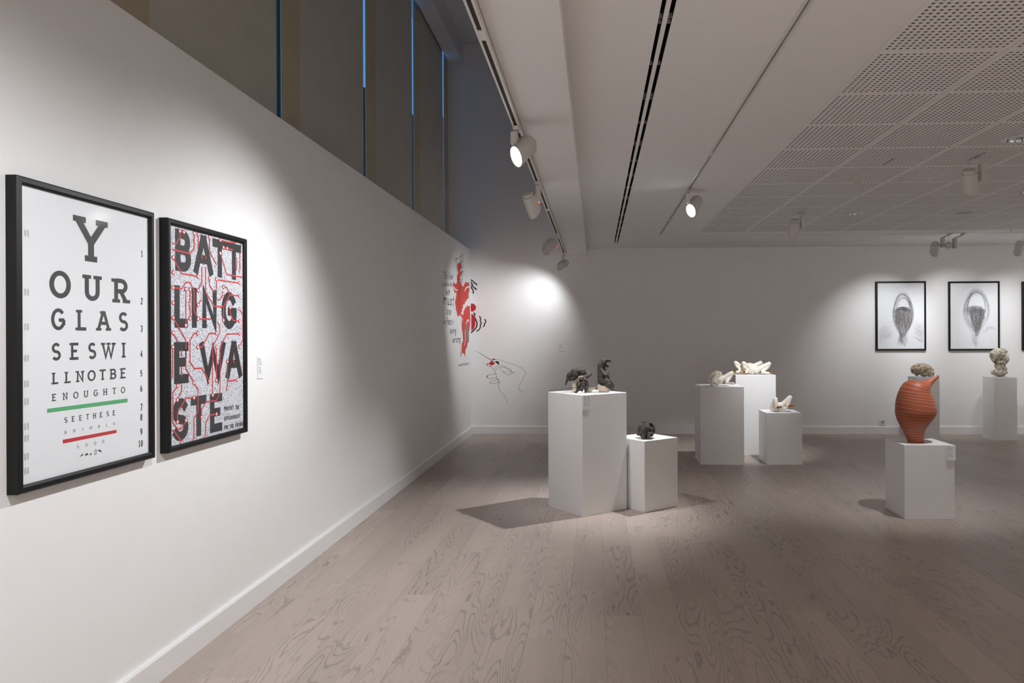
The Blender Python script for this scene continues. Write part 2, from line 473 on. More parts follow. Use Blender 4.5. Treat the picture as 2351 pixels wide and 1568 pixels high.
# perforated tile (shared mesh)
def tile_mesh(hole=None):
    """perforated tile; hole = (x, y, radius) leaves a round opening for a recessed fitting"""
    s = TP - 0.004; n = 18; pitch = 0.0308; r = 0.0080; th = 0.012
    v = []; f = []; idx = {}
    def V(x, y, z):
        k = (round(x, 5), round(y, 5), round(z, 5))
        if k not in idx: idx[k] = len(v); v.append((x, y, z))
        return idx[k]
    g0 = -n * pitch / 2
    for i in range(n):
        for j in range(n):
            cx, cy = g0 + (i + .5) * pitch, g0 + (j + .5) * pitch
            o = [V(cx + a * pitch / 2, cy + b * pitch / 2, 0) for a, b in ((1, 0), (1, 1), (0, 1), (-1, 1), (-1, 0), (-1, -1), (0, -1), (1, -1))]
            q = [V(cx + r * math.cos(k * math.pi / 4), cy + r * math.sin(k * math.pi / 4), 0) for k in range(8)]
            u = [V(cx + r * math.cos(k * math.pi / 4), cy + r * math.sin(k * math.pi / 4), th) for k in range(8)]
            for k in range(8):
                l = (k + 1) % 8
                f.append((o[k], q[k], q[l], o[l])); f.append((q[k], u[k], u[l], q[l]))
    h = n * pitch / 2; e = s / 2 - 0.003; e2 = s / 2
    per = []
    st = pitch / 2
    m_ = 2 * n
    for k in range(m_): per.append((-h + k * st, -h))
    for k in range(m_): per.append((h, -h + k * st))
    for k in range(m_): per.append((h - k * st, h))
    for k in range(m_): per.append((-h, h - k * st))
    N = len(per)
    a = [V(p[0], p[1], 0) for p in per]
    b = [V(p[0] * e / h, p[1] * e / h, 0.00001) for p in per]
    for k in range(N):
        l = (k + 1) % N; f.append((a[k], a[l], b[l], b[k]))
    c0 = [V(sx * e, sy * e, 0.00002) for sx, sy in ((-1, -1), (1, -1), (1, 1), (-1, 1))]
    c1 = [V(sx * e2, sy * e2, 0.003) for sx, sy in ((-1, -1), (1, -1), (1, 1), (-1, 1))]
    c2 = [V(sx * e2, sy * e2, 0.016) for sx, sy in ((-1, -1), (1, -1), (1, 1), (-1, 1))]
    for k in range(4):
        l = (k + 1) % 4; f.append((c0[k], c0[l], c1[l], c1[k])); f.append((c1[k], c1[l], c2[l], c2[k]))
    b0 = len(v)
    if not hole: v.extend([(-e2, -e2, 0.014), (e2, -e2, 0.014), (e2, e2, 0.014), (-e2, e2, 0.014)])
    mi = [1 if (all(v[i][2] < .0001 for i in q[::3]) and max(v[i][2] for i in q) > .0115 and len(q) == 4) else 0 for q in f]  # hole walls take the dark backing colour as painted shade
    if hole:
        hx, hy, hr = hole; keep = []; km = []
        dist = [math.hypot(p[0] - hx, p[1] - hy) for p in v]
        for q, mm in zip(f, mi):
            if all(dist[i] < hr for i in q): continue
            keep.append(q); km.append(mm)
        f, mi = keep, km
        for i, d in enumerate(dist):
            if d < hr: v[i] = (hx + (v[i][0] - hx) * hr / max(d, 1e-4), hy + (v[i][1] - hy) * hr / max(d, 1e-4), v[i][2])
    me = mesh_from(v, f, 'ceiling_tile'); me.materials.append(M['tile'])
    for pg, mm in zip(me.polygons, mi): pg.material_index = mm
    bm = bmesh.new(); bm.from_mesh(me); bm.verts.ensure_lookup_table()
    if not hole:
        fc = bm.faces.new([bm.verts[b0 + i] for i in range(4)]); fc.material_index = 1
    bmesh.ops.recalc_face_normals(bm, faces=bm.faces); bm.to_mesh(me); bm.free()
    me.materials.append(M['fleece_shade'])
    return me


tme = tile_mesh()
ncol = int((XR - TX) / TP)
DOWN = [on(px, py, 2, ZC) for px, py in ((2338, 319), (1957, 491.5), (2362, 440))]
for i in range(ncol):
    for j in range(13):
        tcx, tcy = TX + (i + .5) * TP, TY - (j + .5) * TP
        hit = [d for d in DOWN if abs(d.x - tcx) < TP / 2 - .09 and abs(d.y - tcy) < TP / 2 - .09]
        o = bpy.data.objects.new('ceiling_tile', tile_mesh((hit[0].x - tcx, hit[0].y - tcy, .088)) if hit else tme); col.objects.link(o)
        o.location = (tcx, tcy, ZC); o.parent = cl
cb = MB().box(TX + ncol * TP, XR, YN, TY, ZC, ZC + 0.03).build('ceiling_border', M['ceil'], cl)

# slot diffuser
sd = thing('slot_diffuser', (S1, 6, ZC), 'long double-slot black air diffuser let into the ceiling', 'air vent')
MB().box(S1, S2, YF, YSL, ZC - 0.001, ZC + 0.05).build('centre_bar', M['ceil'], sd)
MB().box(S0, S1, YF, YSL, ZC + 0.055, ZC + 0.09).build('slot', M['black'], sd)
MB().box(S2, S3, YF, YSL, ZC + 0.055, ZC + 0.09).build('slot', M['black'], sd)
for (a, b) in ((S0, S1), (S2, S3)):
    MB().box(a, a + 0.001, YF, YSL, ZC + 0.004, ZC + 0.06).box(b - 0.001, b, YF, YSL, ZC + 0.004, ZC + 0.06).build('slot_lining', M['black'], sd)
MB().box(FL0, S0, YF, YSL, ZC - 0.0015, ZC).build('flange', M['ceil'], sd)
MB().box(S3, FL1, YF, YSL, ZC - 0.0015, ZC).build('flange', M['ceil'], sd)
k = 3.08 - 4
while k < YSL - 0.1:
    for yy in (k, k + 0.055, k + 0.53):
        if yy < YSL - 0.03 and yy > 2.0:
            for (a, b) in ((S0, S1), (S2, S3)):
                MB().box(a + 0.001, b - 0.001, yy, yy + 0.007, ZC + 0.012, ZC + 0.03).build('spacer', M['grille'], sd)
    k += 1.0

# lighting tracks
XT1 = XBL + 0.02
t1 = thing('lighting_track', (XT1, 5, ZBK), 'white surface-mounted lighting track along the lowered bulkhead edge', 'light track')
yend = on(1293, 583, 2, ZBK - 0.02).y
def rail(par, xa, xb, y0, y1, z0, z1, joints):
    w = (xb - xa) * 0.26
    ys = [y0] + joints + [y1]
    MB().box(xa, xa + w, y0, y1, z0, z1).box(xb - w, xb, y0, y1, z0, z1).box(xa, xb, y0, y1, z1 - 0.004, z1).build('rail', M['white'], par)
    MB().box(xa + w, xb - w, y0, y1, z0 + 0.006, z1 - 0.004).build('slot', M['slotdark'], par)
    for j in joints:
        MB().box(xa + w, xb - w, j - 0.045, j + 0.045, z0 + 0.0005, z0 + 0.006).build('joint', M['white'], par)
rail(t1, XT1 - 0.019, XT1 + 0.019, YF + 0.02, yend, ZBK - 0.034, ZBK, [2.89, 6.9])
t2 = thing('lighting_track', (T0, 5, ZC), 'white recessed lighting track flush with the plain ceiling strip', 'light track')
MB().box(T0, T1, YF, 9.62, ZC + 0.03, ZC + 0.05).build('slot', M['slotdark'], t2)
MB().box(T0 - 0.016, T0, YF, 9.62, ZC - 0.002, ZC).box(T1, T1 + 0.012, YF, 9.62, ZC - 0.002, ZC).build('rail', M['white'], t2)
for j in (2.4, 5.37, 8.37):
    MB().box(T0, T1, j - 0.04, j + 0.04, ZC - 0.001, ZC + 0.03).build('joint', M['white'], t2)
t3 = thing('lighting_track', (3, YT3, ZC), 'narrow recessed lighting track running parallel to the back wall', 'light track')
MB().box(TX, XR, YT3 - 0.012, YT3 + 0.012, ZC + 0.02, ZC + 0.05).build('slot', M['slotdark'], t3)
MB().box(TX, XR, YT3 - 0.02, YT3 - 0.006, ZC - 0.002, ZC + 0.001).box(TX, XR, YT3 + 0.006, YT3 + 0.02, ZC - 0.002, ZC + 0.001).build('rail', M['white'], t3)

# ------------------------------------------------------------------ window wall behind the panel
gy = [on(635, 140, 0, XG).y, on(834, 200, 0, XG).y, on(946, 250, 0, XG).y, on(1016.5, 300, 0, XG).y]
per = (gy[3] - gy[0]) / 3
gy = [gy[0] - 3 * per, gy[0] - 2 * per, gy[0] - per] + gy
PEL_Z = on(1033, 148, 1, YB).z
PEL_X0, PEL_X1 = on(1033, 148, 1, YB).x, on(1063, 149, 1, YB).x
GAPW = 0.072
for k, g_ in enumerate(gy):
    p0 = g_ + GAPW
    p1 = (p0 + 0.33) if k < 6 else YB
    struct('trim_%d' % (k + 2), MB().box(XG - 0.003, XG + 0.002, p0, p1, 0, PEL_Z + 0.1), M['pier'], 'beige boarded pier between the blinds behind the exhibition wall')
    b0 = gy[k - 1] + GAPW + 0.31 if k > 0 else YF
    bl = thing('roller_blind', (XG, (b0 + g_) / 2, PEL_Z), ['%s taupe roller blind above the exhibition wall' % w for w in ('nearest unseen', 'second unseen', 'third unseen', 'wide leftmost', 'second tall', 'third tall', 'narrow last')][k] if k < 3 else
               {3: 'large leftmost taupe roller blind above the eye chart poster', 4: 'taupe roller blind between the dark gap and first blue light strip', 5: 'taupe roller blind between the first two blue light strips', 6: 'last narrow taupe roller blind beside the back wall corner'}[k], 'blind', 'roller blinds on the window wall')
    MB().box(XG - 0.004, XG, b0, g_ if k > 2 else g_ + GAPW, 1.2, ZU - 0.01).build('blind_fabric', M['blind'], bl)
    MB().tube((XG - 0.03, b0, PEL_Z + 0.14), (XG - 0.03, g_, PEL_Z + 0.14), 0.025).build('blind_roller', M['white'], bl, smooth=True)
    wn = MB().box(XG - 0.05, XG - 0.045, b0 - 0.04, g_ + GAPW + 0.25, 1.0, ZU)
    wo = wn.build('window_%d' % (k + 1), M['glass']); wo['kind'] = 'structure'; wo['label'] = 'tall window pane behind a roller blind'
    MB().box(XG - 0.07, XG - 0.035, b0 - 0.04, b0, 1.0, ZU).build('window_frame', M['slotdark'], wo)
struct('wall_window', MB().box(XG - 0.3, XG - 0.02, YF, YB, -0.06, 1.0).box(XG - 0.06, XG - 0.03, YF, YB, PEL_Z + 0.2, ZU), M['wall'], 'low window sill wall hidden behind the exhibition wall')
struct('trim_20', MB().box(PEL_X0, PEL_X1, YF, YB, PEL_Z, ZU).box(PEL_X1 - 0.03, PEL_X1 + 0.004, YF, YB, PEL_Z - 0.006, PEL_Z + 0.02), M['ceil'], 'white boxed pelmet beam along the top of the windows')
pts = [on(px, py, 2, PEL_Z - 0.045) for px, py in ((949.8, 0), (968.3, 24.2), (974.6, 27.2), (979.7, 24.2), (998.2, 0))]
d0 = (pts[0] - pts[1]).normalized(); d1 = (pts[4] - pts[3]).normalized()
pts = [pts[0] + d0 * 0.15] + pts[1:4] + [pts[4] + d1 * 0.15]
tag(MB().prism(pts, (0, 0, 0.044)).build('ceiling_bracket', M['white'], bevel=0.006), 'pale pointed bracket under the pelmet beam at the top edge', 'bracket')
# building across the street: only a dark silhouette in the blind gaps
bo = thing('building', (-30, 60, 0), 'dark building outside behind the gaps between the blinds', 'building')
MB().box(-60, -21.5, 56, 66, 0, 34).build('tower', M['outside'], bo)
MB().box(-21.5, -15.7, 56, 66, 0, 20.7).build('facade', M['outside'], bo)
MB().box(-15.7, -4, 56, 66, 0, 18.3).build('facade', M['outside'], bo)

# ------------------------------------------------------------------ flat drawing helpers
class Plane:
    """a vertical picture plane: 'L' = faces +x (u along +y), 'B' = faces -y (u along +x)"""
    def __init__(s, kind, val): s.k = kind; s.val = val

    def uv(s, px, py):
        p = on(px, py, 0 if s.k == 'L' else 1, s.val)
        return (p.y, p.z) if s.k == 'L' else (p.x, p.z)

    def p3(s, u, v, off=0.0):
        return (s.val + off, u, v) if s.k == 'L' else (u, s.val - off, v)


def ribbon(mb, pl, pts, w, off, closed=False, taper=None):
    """flat stroke along uv pts"""
    pts = [Vector(p) for p in pts]
    q = [pts[0]]
    for p in pts[1:]:
        if (p - q[-1]).length > 1e-5: q.append(p)
    pts = q; n = len(pts)
    if n < 2: return
    b = len(mb.v); L, R = [], []
    for i, p in enumerate(pts):
        if closed:
            d0 = (p - pts[i - 1]).normalized(); d1 = (pts[(i + 1) % n] - p).normalized()
        else:
            d0 = (p - pts[i - 1]).normalized() if i else (pts[1] - p).normalized()
            d1 = (pts[i + 1] - p).normalized() if i < n - 1 else d0
        t_ = d0 + d1
        t_ = t_.normalized() if t_.length > 1e-4 else d1
        nn = Vector((-t_.y, t_.x)); c = max(0.45, nn.dot(Vector((-d1.y, d1.x))))
        ww = w / 2 / c
        if taper: ww *= taper(i / (n - 1))
        L.append(p + nn * ww); R.append(p - nn * ww)
    for l, r in zip(L, R):
        mb.v.append(pl.p3(l.x, l.y, off)); mb.v.append(pl.p3(r.x, r.y, off))
    m_ = n if closed else n - 1
    for i in range(m_):
        j = (i + 1) % n
        mb.f.append((b + 2 * i, b + 2 * j, b + 2 * j + 1, b + 2 * i + 1))


def disc(mb, pl, u, v, ru, rv, off, n=24):
    mb.poly([pl.p3(u + ru * math.cos(2 * math.pi * i / n), v + rv * math.sin(2 * math.pi * i / n), off) for i in range(n)])


def arc(cx, cy, rx, ry, a0, a1, n=12):
    return [(cx + rx * math.cos(math.radians(a0 + (a1 - a0) * i / n)), cy + ry * math.sin(math.radians(a0 + (a1 - a0) * i / n))) for i in range(n + 1)]


# stroke font: polylines in a unit box (x 0..1 over glyph width, y 0..1 cap height); second item: slab positions (x, y)
G = {
    'A': ([[(0, 0), (.44, 1)], [(.44, 1), (.56, 1)], [(.56, 1), (1, 0)], [(.2, .36), (.8, .36)]], [(.02, 0), (.98, 0), (.42, 1)]),
    'B': ([[(.12, 0), (.12, 1)], [(.12, 1), (.55, 1)] + arc(.55, .76, .33, .24, 90, -90) + [(.12, .52)], [(.55, .52)] + arc(.58, .26, .37, .26, 90, -90) + [(.12, 0)]], [(.1, 0), (.1, 1)]),
    'C': ([arc(.5, .5, .45, .5, 45, 315, 20)], []),
    'D': ([[(.12, 0), (.12, 1), (.4, 1)] + arc(.42, .5, .5, .5, 90, -90) + [(.12, 0)]], [(.1, 0), (.1, 1)]),
    'E': ([[(.95, 1), (.15, 1), (.15, 0), (.95, 0)], [(.15, .52), (.75, .52)]], [(.1, 0), (.1, 1)]),
    'F': ([[(.95, 1), (.15, 1), (.15, 0)], [(.15, .52), (.75, .52)]], [(.15, 0)]),
    'G': ([arc(.5, .5, .47, .5, 42, 350, 22), [(.95, .2), (.95, .46)], [(.97, .46), (.55, .46)]], []),
    'H': ([[(.12, 0), (.12, 1)], [(.88, 0), (.88, 1)], [(.12, .5), (.88, .5)]], [(.12, 0), (.12, 1), (.88, 0), (.88, 1)]),
    'I': ([[(.5, 0), (.5, 1)]], [(.5, 0), (.5, 1)]),
    'J': ([[(.8, 1), (.8, .25)] + arc(.45, .25, .35, .25, 0, -160)], [(.8, 1)]),
    'L': ([[(.18, 1), (.18, 0), (.95, 0)]], [(.18, 1), (.1, 0)]),
    'M': ([[(.08, 0), (.1, 1), (.5, .2), (.9, 1), (.92, 0)]], [(.08, 0), (.92, 0), (.06, 1), (.94, 1)]),
    'N': ([[(.12, 0), (.12, 1), (.88, 0), (.88, 1)]], [(.12, 0), (.06, 1), (.88, 1)]),
    'O': ([arc(.5, .5, .48, .5, 0, 360, 28)], []),
    'P': ([[(.12, 0), (.12, 1)], [(.12, 1), (.55, 1)] + arc(.55, .74, .38, .26, 90, -90) + [(.12, .48)]], [(.12, 0), (.1, 1)]),
    'R': ([[(.14, 0), (.14, 1)], [(.14, 1), (.55, 1)] + arc(.55, .74, .35, .26, 90, -90) + [(.14, .48)], [(.5, .48), (.9, 0)]], [(.14, 0), (.08, 1), (.95, 0)]),
    'S': ([arc(.5, .75, .42, .25, 35, 270, 14) + arc(.5, .25, .45, .25, 90, -145, 14)], []),
    'T': ([[(.5, 0), (.5, 1)], [(0, 1), (1, 1)]], [(.5, 0)]),
    'U': ([[(.12, 1), (.12, .32)] + arc(.5, .32, .38, .32, 180, 360, 14) + [(.88, 1)]], [(.12, 1), (.88, 1)]),
    'V': ([[(0, 1), (.5, 0), (1, 1)]], [(0.02, 1), (.98, 1)]),
    'W': ([[(.02, 1), (.27, 0), (.5, .85), (.73, 0), (.98, 1)]], [(.03, 1), (.97, 1), (.5, 1)]),
    'Y': ([[(.02, 1), (.5, .42), (.98, 1)], [(.5, .42), (.5, 0)]], [(.08, 1), (.92, 1), (.5, 0)]),
    '0': ([arc(.5, .5, .42, .5, 0, 360, 24)], []),
    '1': ([[(.2, .82), (.55, 1), (.55, 0)]], [(.55, 0)]),
    '2': ([arc(.5, .7, .4, .3, 160, -30, 12) + [(.1, 0), (.92, 0)]], []),
    '3': ([arc(.48, .75, .38, .25, 150, -90, 12), arc(.48, .26, .44, .26, 90, -150, 12)], []),
    '4': ([[(.7, 0), (.7, 1), (.05, .3), (.98, .3)]], [(.7, 0)]),
    '5': ([[(.85, 1), (.2, 1), (.16, .55)] + arc(.48, .32, .42, .32, 125, -150, 14)], []),
    '6': ([arc(.5, .3, .4, .3, 0, 360, 18), [(.1, .3), (.15, .65), (.4, .95), (.8, .97)]], []),
    '7': ([[(.08, 1), (.92, 1), (.45, 0)]], [(.45, 0)]),
    '8': ([arc(.5, .76, .34, .24, 0, 360, 16), arc(.5, .27, .42, .27, 0, 360, 18)], []),
    '9': ([arc(.5, .7, .4, .3, 0, 360, 18), [(.9, .7), (.85, .35), (.6, .05), (.2, .03)]], []),
    '/': ([[(.1, 0), (.9, 1)]], []), '-': ([[(.1, .4), (.9, .4)]], []), '.': ([[(.4, 0), (.5, .06)]], []),
    'a': ([arc(.42, .3, .34, .3, 30, 330, 12), [(.82, .62), (.78, .1), (.98, 0)]], []),
    'b': ([[(.15, 1.05), (.15, 0)], arc(.48, .3, .34, .3, 150, -170, 12)], []),
    'c': ([arc(.5, .32, .38, .32, 50, 310, 12)], []),
    'e': ([[(.15, .33), (.8, .38)] + arc(.48, .33, .36, .32, 10, 310, 12)], []),
    'f': ([[(.85, 1.0), (.55, 1.05), (.42, .8), (.42, -.3)], [(.1, .6), (.8, .62)]], []),
    'g': ([arc(.45, .34, .33, .3, 30, 380, 12), [(.8, .65), (.8, -.15), (.55, -.38), (.15, -.25)]], []),
    'h': ([[(.15, 1.05), (.15, 0)], [(.15, .4), (.5, .64), (.78, .5), (.82, 0)]], []),
    'i': ([[(.5, .62), (.5, 0)], [(.48, .84), (.55, .9)]], []),
    'l': ([[(.4, 1.1), (.42, .15), (.7, 0)]], []),
    'm': ([[(.05, .62), (.08, 0)], [(.08, .4), (.3, .64), (.48, .5), (.5, 0)], [(.5, .4), (.72, .64), (.92, .5), (.95, 0)]], []),
    'n': ([[(.1, .64), (.14, 0)], [(.14, .38), (.5, .64), (.8, .48), (.85, 0)]], []),
    'o': ([arc(.48, .32, .38, .32, 0, 360, 16)], []),
    'p': ([[(.15, .64), (.15, -.4)], arc(.48, .32, .34, .3, 150, -170, 12)], []),
    'r': ([[(.15, .62), (.2, 0)], [(.2, .35), (.5, .62), (.85, .58)]], []),
    's': ([[(.8, .55), (.5, .65), (.2, .5), (.75, .2), (.5, 0), (.12, .08)]], []),
    't': ([[(.45, 1.0), (.45, .1), (.75, 0)], [(.1, .66), (.85, .68)]], []),
    'u': ([[(.12, .62), (.15, .15), (.4, 0), (.75, .15), (.82, .62)], [(.82, .62), (.85, .05), (.98, 0)]], []),
    'v': ([[(.1, .62), (.45, 0), (.9, .66)]], []),
    'w': ([[(.05, .62), (.28, 0), (.5, .45), (.72, 0), (.98, .68)]], []),
}


def curve(pts, n=5):
    """catmull-rom through the points"""
    if len(pts) < 3: return list(pts)
    P = [Vector(p) for p in pts]; out = []
    for i in range(len(P) - 1):
        a, b, c, d = P[max(0, i - 1)], P[i], P[i + 1], P[min(len(P) - 1, i + 2)]
        for k in range(n):
            t = k / n
            out.append(tuple(.5 * (2 * b + (c - a) * t + (2 * a - 5 * b + 4 * c - d) * t * t + (3 * b - a - 3 * c + d) * t ** 3)))
    out.append(tuple(P[-1])); return out


class Squeeze:
    """picture plane with a widened u axis, so upright stems come out heavier than bars"""
    def __init__(s, pl, k): s.pl, s.kk = pl, k

    def p3(s, u, v, off=0.0): return s.pl.p3(u * s.kk, v, off)


def glyph(mb, pl, ch, u0, u1, v0, v1, w, off, slab=False, shear=0.0, ku=1.0, smooth_=False):
    """draw ch into the uv box"""
    if ch not in G: return
    st, sl = G[ch]
    if ku != 1.0:
        pl = Squeeze(pl, ku); u0, u1 = u0 / ku, u1 / ku
    h = v1 - v0; iw = w / 2; lay = [off]

    def nxt():
        lay[0] += 0.00004; return lay[0]
    def mp(p):
        x, y = p
        uu = u0 + iw + x * (u1 - u0 - w); vv = v0 + iw + y * (h - w)
        return (uu + shear * (vv - v0), vv)
    for s in st:
        q = [mp(p) for p in s]
        cl_ = len(q) > 3 and abs(q[0][0] - q[-1][0]) < 1e-6 and abs(q[0][1] - q[-1][1]) < 1e-6
        if not cl_:
            e0 = Vector(q[0]) - Vector(q[1]); e1 = Vector(q[-1]) - Vector(q[-2])
            ext = iw * (.12 if slab else .95)
            if smooth_: q = curve(q)
            q[0] = tuple(Vector(q[0]) + e0.normalized() * ext); q[-1] = tuple(Vector(q[-1]) + e1.normalized() * ext)
            ribbon(mb, pl, q, w, nxt())
        else:
            ribbon(mb, pl, q[:-1], w, nxt(), closed=True)
    if slab:
        for (x, y) in sl:
            uu, vv = mp((x, y)); e = w * 1.05
            vv += 0.0 * y
            ribbon(mb, pl, [(uu - e, vv), (uu + e, vv)], w * 0.78, nxt())
    mb.cut()


# ------------------------------------------------------------------ framed pictures
def picture_frame(name, pl, u0, u1, v0, v1, depth, bw, label, group, back):
    """pl = plane of the front face; frame of four mitred rails, backing, print, glazing"""
    cu, cv = (u0 + u1) / 2, v0
    t_ = thing(name, pl.p3(cu, v0, -depth / 2), label, 'picture', group)
    O = [(u0, v0), (u1, v0), (u1, v1), (u0, v1)]
    I = [(u0 + bw, v0 + bw), (u1 - bw, v0 + bw), (u1 - bw, v1 - bw), (u0 + bw, v1 - bw)]
    for k in range(4):
        l = (k + 1) % 4
        ch = 0.004
        prof = []
        for (o_, i_) in ((O[k], I[k]), (O[l], I[l])):
            du, dv = i_[0] - o_[0], i_[1] - o_[1]
            P = lambda f_, off: Vector(pl.p3(o_[0] + du * f_, o_[1] + dv * f_, off))
            prof.append([P(0, -depth), P(0, -ch), P(0.18, 0), P(0.72, 0), P(1.0, -0.006), P(1.0, -0.016), P(1.0, -depth)])
        MB().rings(prof).build('frame_rail', M['frame'], t_)
    bk = MB(); bu0, bu1, bv0, bv1 = u0 + bw, u1 - bw, v0 + bw, v1 - bw
    pts = [pl.p3(*q, -depth) for q in ((bu0, bv0), (bu1, bv0), (bu1, bv1), (bu0, bv1))]
    dvec = Vector(pl.p3(0, 0, depth - 0.014)) - Vector(pl.p3(0, 0, 0))
    bk.prism(pts, dvec); pr = bk.build('print', back, t_)
    return t_, (bu0, bu1, bv0, bv1), pr


def glazing(pl, box, off, t_):
    a, b, c, d = box
    pts = [pl.p3(*q, off) for q in ((a, c), (b, c), (b, d), (a, d))]
    dv = Vector(pl.p3(0, 0, 0.002)) - Vector(pl.p3(0, 0, 0))
    return MB().prism(pts, dv).build('glazing', M['glass'], t_)


PF = Plane('L', -1.836)     # front faces of the two poster frames
fd = PF.val - XW            # depth
u0, v1 = PF.uv(40, 400.5); _, v0 = PF.uv(40, 1138); u1, _ = PF.uv(356.5, 770)
chart, cbx, cpr = picture_frame('framed_poster', PF, u0, u1, v0, v1, fd, 0.026, 'black-framed eye chart poster reading YOUR GLASSES WILL NOT BE ENOUGH', 'black-framed posters on the left wall', M['paper'])
PI = Plane('L', PF.val - 0.0138)   # print surface
def c1(x, y): return PI.uv(x / 3.921, 380 + y / 3.921)
def c2(x, y): return PI.uv(x / 3.921, 780 + y / 3.921)
ink = MB(); inkw = M['dkink']
def row(cv, text, first, last, w, mb=None, plane=PI, off=0.0006, slab=True, wide=None):
    """first/last = (xl, xr, ytop, ybottom) boxes in crop pixels of the first and last glyph"""
    mb = mb or ink
    def bx(b):
        ul, _ = cv(b[0], (b[2] + b[3]) / 2); ur, _ = cv(b[1], (b[2] + b[3]) / 2)
        _, vt = cv((b[0] + b[1]) / 2, b[2]); _, vb = cv((b[0] + b[1]) / 2, b[3])
        return (ul + ur) / 2, ur - ul, vt, vb
    A, B = bx(first), bx(last)
    n = len(text)
    h = ((A[2] - A[3]) + (B[2] - B[3])) / 2
    RW = {'I': .46, 'W': 1.12, 'M': 1.1, 'O': .86, 'L': .68, 'E': .72, 'S': .68, 'B': .74, 'T': .8, 'Y': .92}
    ku = .5 * (A[1] / (h * RW.get(text[0], .8)) + B[1] / (h * RW.get(text[-1], .8)))
    for i, ch in enumerate(text):
        f_ = i / max(1, n - 1)
        c = A[0] + (B[0] - A[0]) * f_; vb = A[3] + (B[3] - A[3]) * f_
        ww = h * RW.get(ch, .80) * ku
        glyph(mb, plane, ch, c - ww / 2, c + ww / 2, vb, vb + h, h * w, off, slab, ku=ku)
row(c1, 'Y', (668, 960, 470, 873), (668, 960, 470, 873), .165)
row(c1, 'OUR', (440, 640, 948, 1195), (1012, 1158, 1018, 1240), .175)
row(c1, 'GLAS', (445, 603, 1284, 1482), (1073, 1148, 1320, 1492), .16)
row(c2, 'SESWI', (466, 545, 26, 187), (1087, 1138, 25, 163), .16)
row(c2, 'LLNOTBE', (464, 533, 293, 399), (1082, 1136, 256, 347), .15)
row(c2, 'ENOUGHTO', (467, 508, 487, 551), (1087, 1127, 424, 480), .135)
row(c2, 'SEETHESE', (580, 605, 697, 747), (1012, 1040, 634, 680), .135)
row(c2, 'ANIMALS', (579, 599, 818, 847), (1020, 1035, 742, 768), .10)
row(c2, 'SOON', (693, 708, 948, 977), (918, 938, 900, 930), .085)
for ch, cv, x, y in (('1', c1, 1277, 795), ('2', c1, 1275, 1220), ('3', c1, 1274, 1468), ('4', c2, 1273, 125), ('5', c2, 1272, 302), ('6', c2, 1272, 438), ('7', c2, 1272, 605), ('8', c2, 1272, 697), ('9', c2, 1272, 827), ('1', c2, 1254, 936), ('0', c2, 1276, 932)):
    cu, cvv = cv(x, y); hh = 0.027; ww = .56 * hh
    glyph(ink, PI, ch, cu - ww / 2, cu + ww / 2, cvv - hh / 2, cvv + hh / 2, hh * .15, 0.0006, True)
# small animal silhouettes in the last row
def sil(pts, cv=c2):
    ink.poly([PI.p3(*cv(x, y), 0.0006) for x, y in pts]); ink.cut()
sil([(715, 1060), (728, 1040), (738, 1030), (748, 1020), (744, 1040), (736, 1048), (730, 1046), (722, 1054)])
sil([(765, 1032), (775, 1022), (788, 1022), (795, 1028), (790, 1034), (789, 1042), (784, 1040), (784, 1034), (774, 1036), (773, 1046), (768, 1046)])
sil([(806, 1038), (813, 1028), (815, 1012), (819, 1028), (828, 1034), (818, 1036), (815, 1040), (811, 1036)])
ribbon(ink, PI, [c2(x, y) for x, y in ((852, 1030), (850, 1000), (860, 985), (868, 1000), (867, 1025), (858, 1034), (852, 1030))], 0.0016, 0.0006); ink.cut()
sil([(880, 995), (895, 988), (908, 996), (914, 1018), (905, 1008), (893, 1004), (884, 1000)])
ink.build_each('letter', M['ink'], cpr)
for nm, mt_, q in (('green_bar', 'green', ((424, 622), (1147, 528), (1147, 562), (424, 657))), ('red_bar', 'red', ((565, 900), (1048, 810), (1048, 838), (565, 934)))):
    MB().poly([PI.p3(*c2(x, y), 0.0006) for x, y in q]).build(nm, M[mt_], cpr)
# faint side scale print (rotated figures)
sm = MB()
for cv, y in ((c1, 610), (c1, 1140), (c1, 1452), (c2, 165), (c2, 397), (c2, 557), (c2, 780), (c2, 885), (c2, 1052), (c2, 1180)):
    cu, cvv = cv(238, y)
    for r in range(2):
        for k in range(4):
            a, b = cu - 0.011 + r * 0.012, cvv - 0.010 + k * 0.0055
            ribbon(sm, PI, [(a, b), (a + .008, b), (a + .008, b + .0035), (a + .001, b + .0035)], 0.0009, 0.0006)
sm.build('side_scale_print', M['grey'], chart)['kind'] = 'stuff'
glazing(PF, cbx, -0.0105, chart)

# second poster
u0, v1 = PF.uv(386, 499); _, v0 = PF.uv(386, 1042); u1, _ = PF.uv(569, 770)
ew, ebx, epr = picture_frame('framed_poster', PF, u0, u1, v0, v1, fd, 0.026, 'black-framed red circuit poster reading BATTLING E WASTE', 'black-framed posters on the left wall', M['speckle'])
def a_(x, y): return PI.uv(350 + x / 5.227, 480 + y / 5.227)
def b_(x, y): return PI.uv(350 + x / 5.227, 760 + y / 5.227)
let = MB()
def bold(cv, ch, xl, xr, top, bot, w=0.041):
    """top/bot = ((x,y),(x,y)) lines"""
    ln = lambda l, x: l[0][1] + (l[1][1] - l[0][1]) * (x - l[0][0]) / (l[1][0] - l[0][0])
    xc = (xl + xr) / 2
    ul, _ = cv(xl, ln(top, xl)); ur, _ = cv(xr, ln(top, xr)); _, vt = cv(xc, ln(top, xc)); _, vb = cv(xc, ln(bot, xc))
    glyph(let, PI, ch, ul, ur, vb, vt, w, 0.0006)
t_, q_ = ((258, 222), (1062, 438)), ((258, 732), (1005, 855))
for ch, x0, x1 in (('B', 252, 468), ('A', 495, 724), ('T', 720, 890), ('T', 885, 1064)): bold(a_, ch, x0, x1, t_, q_)
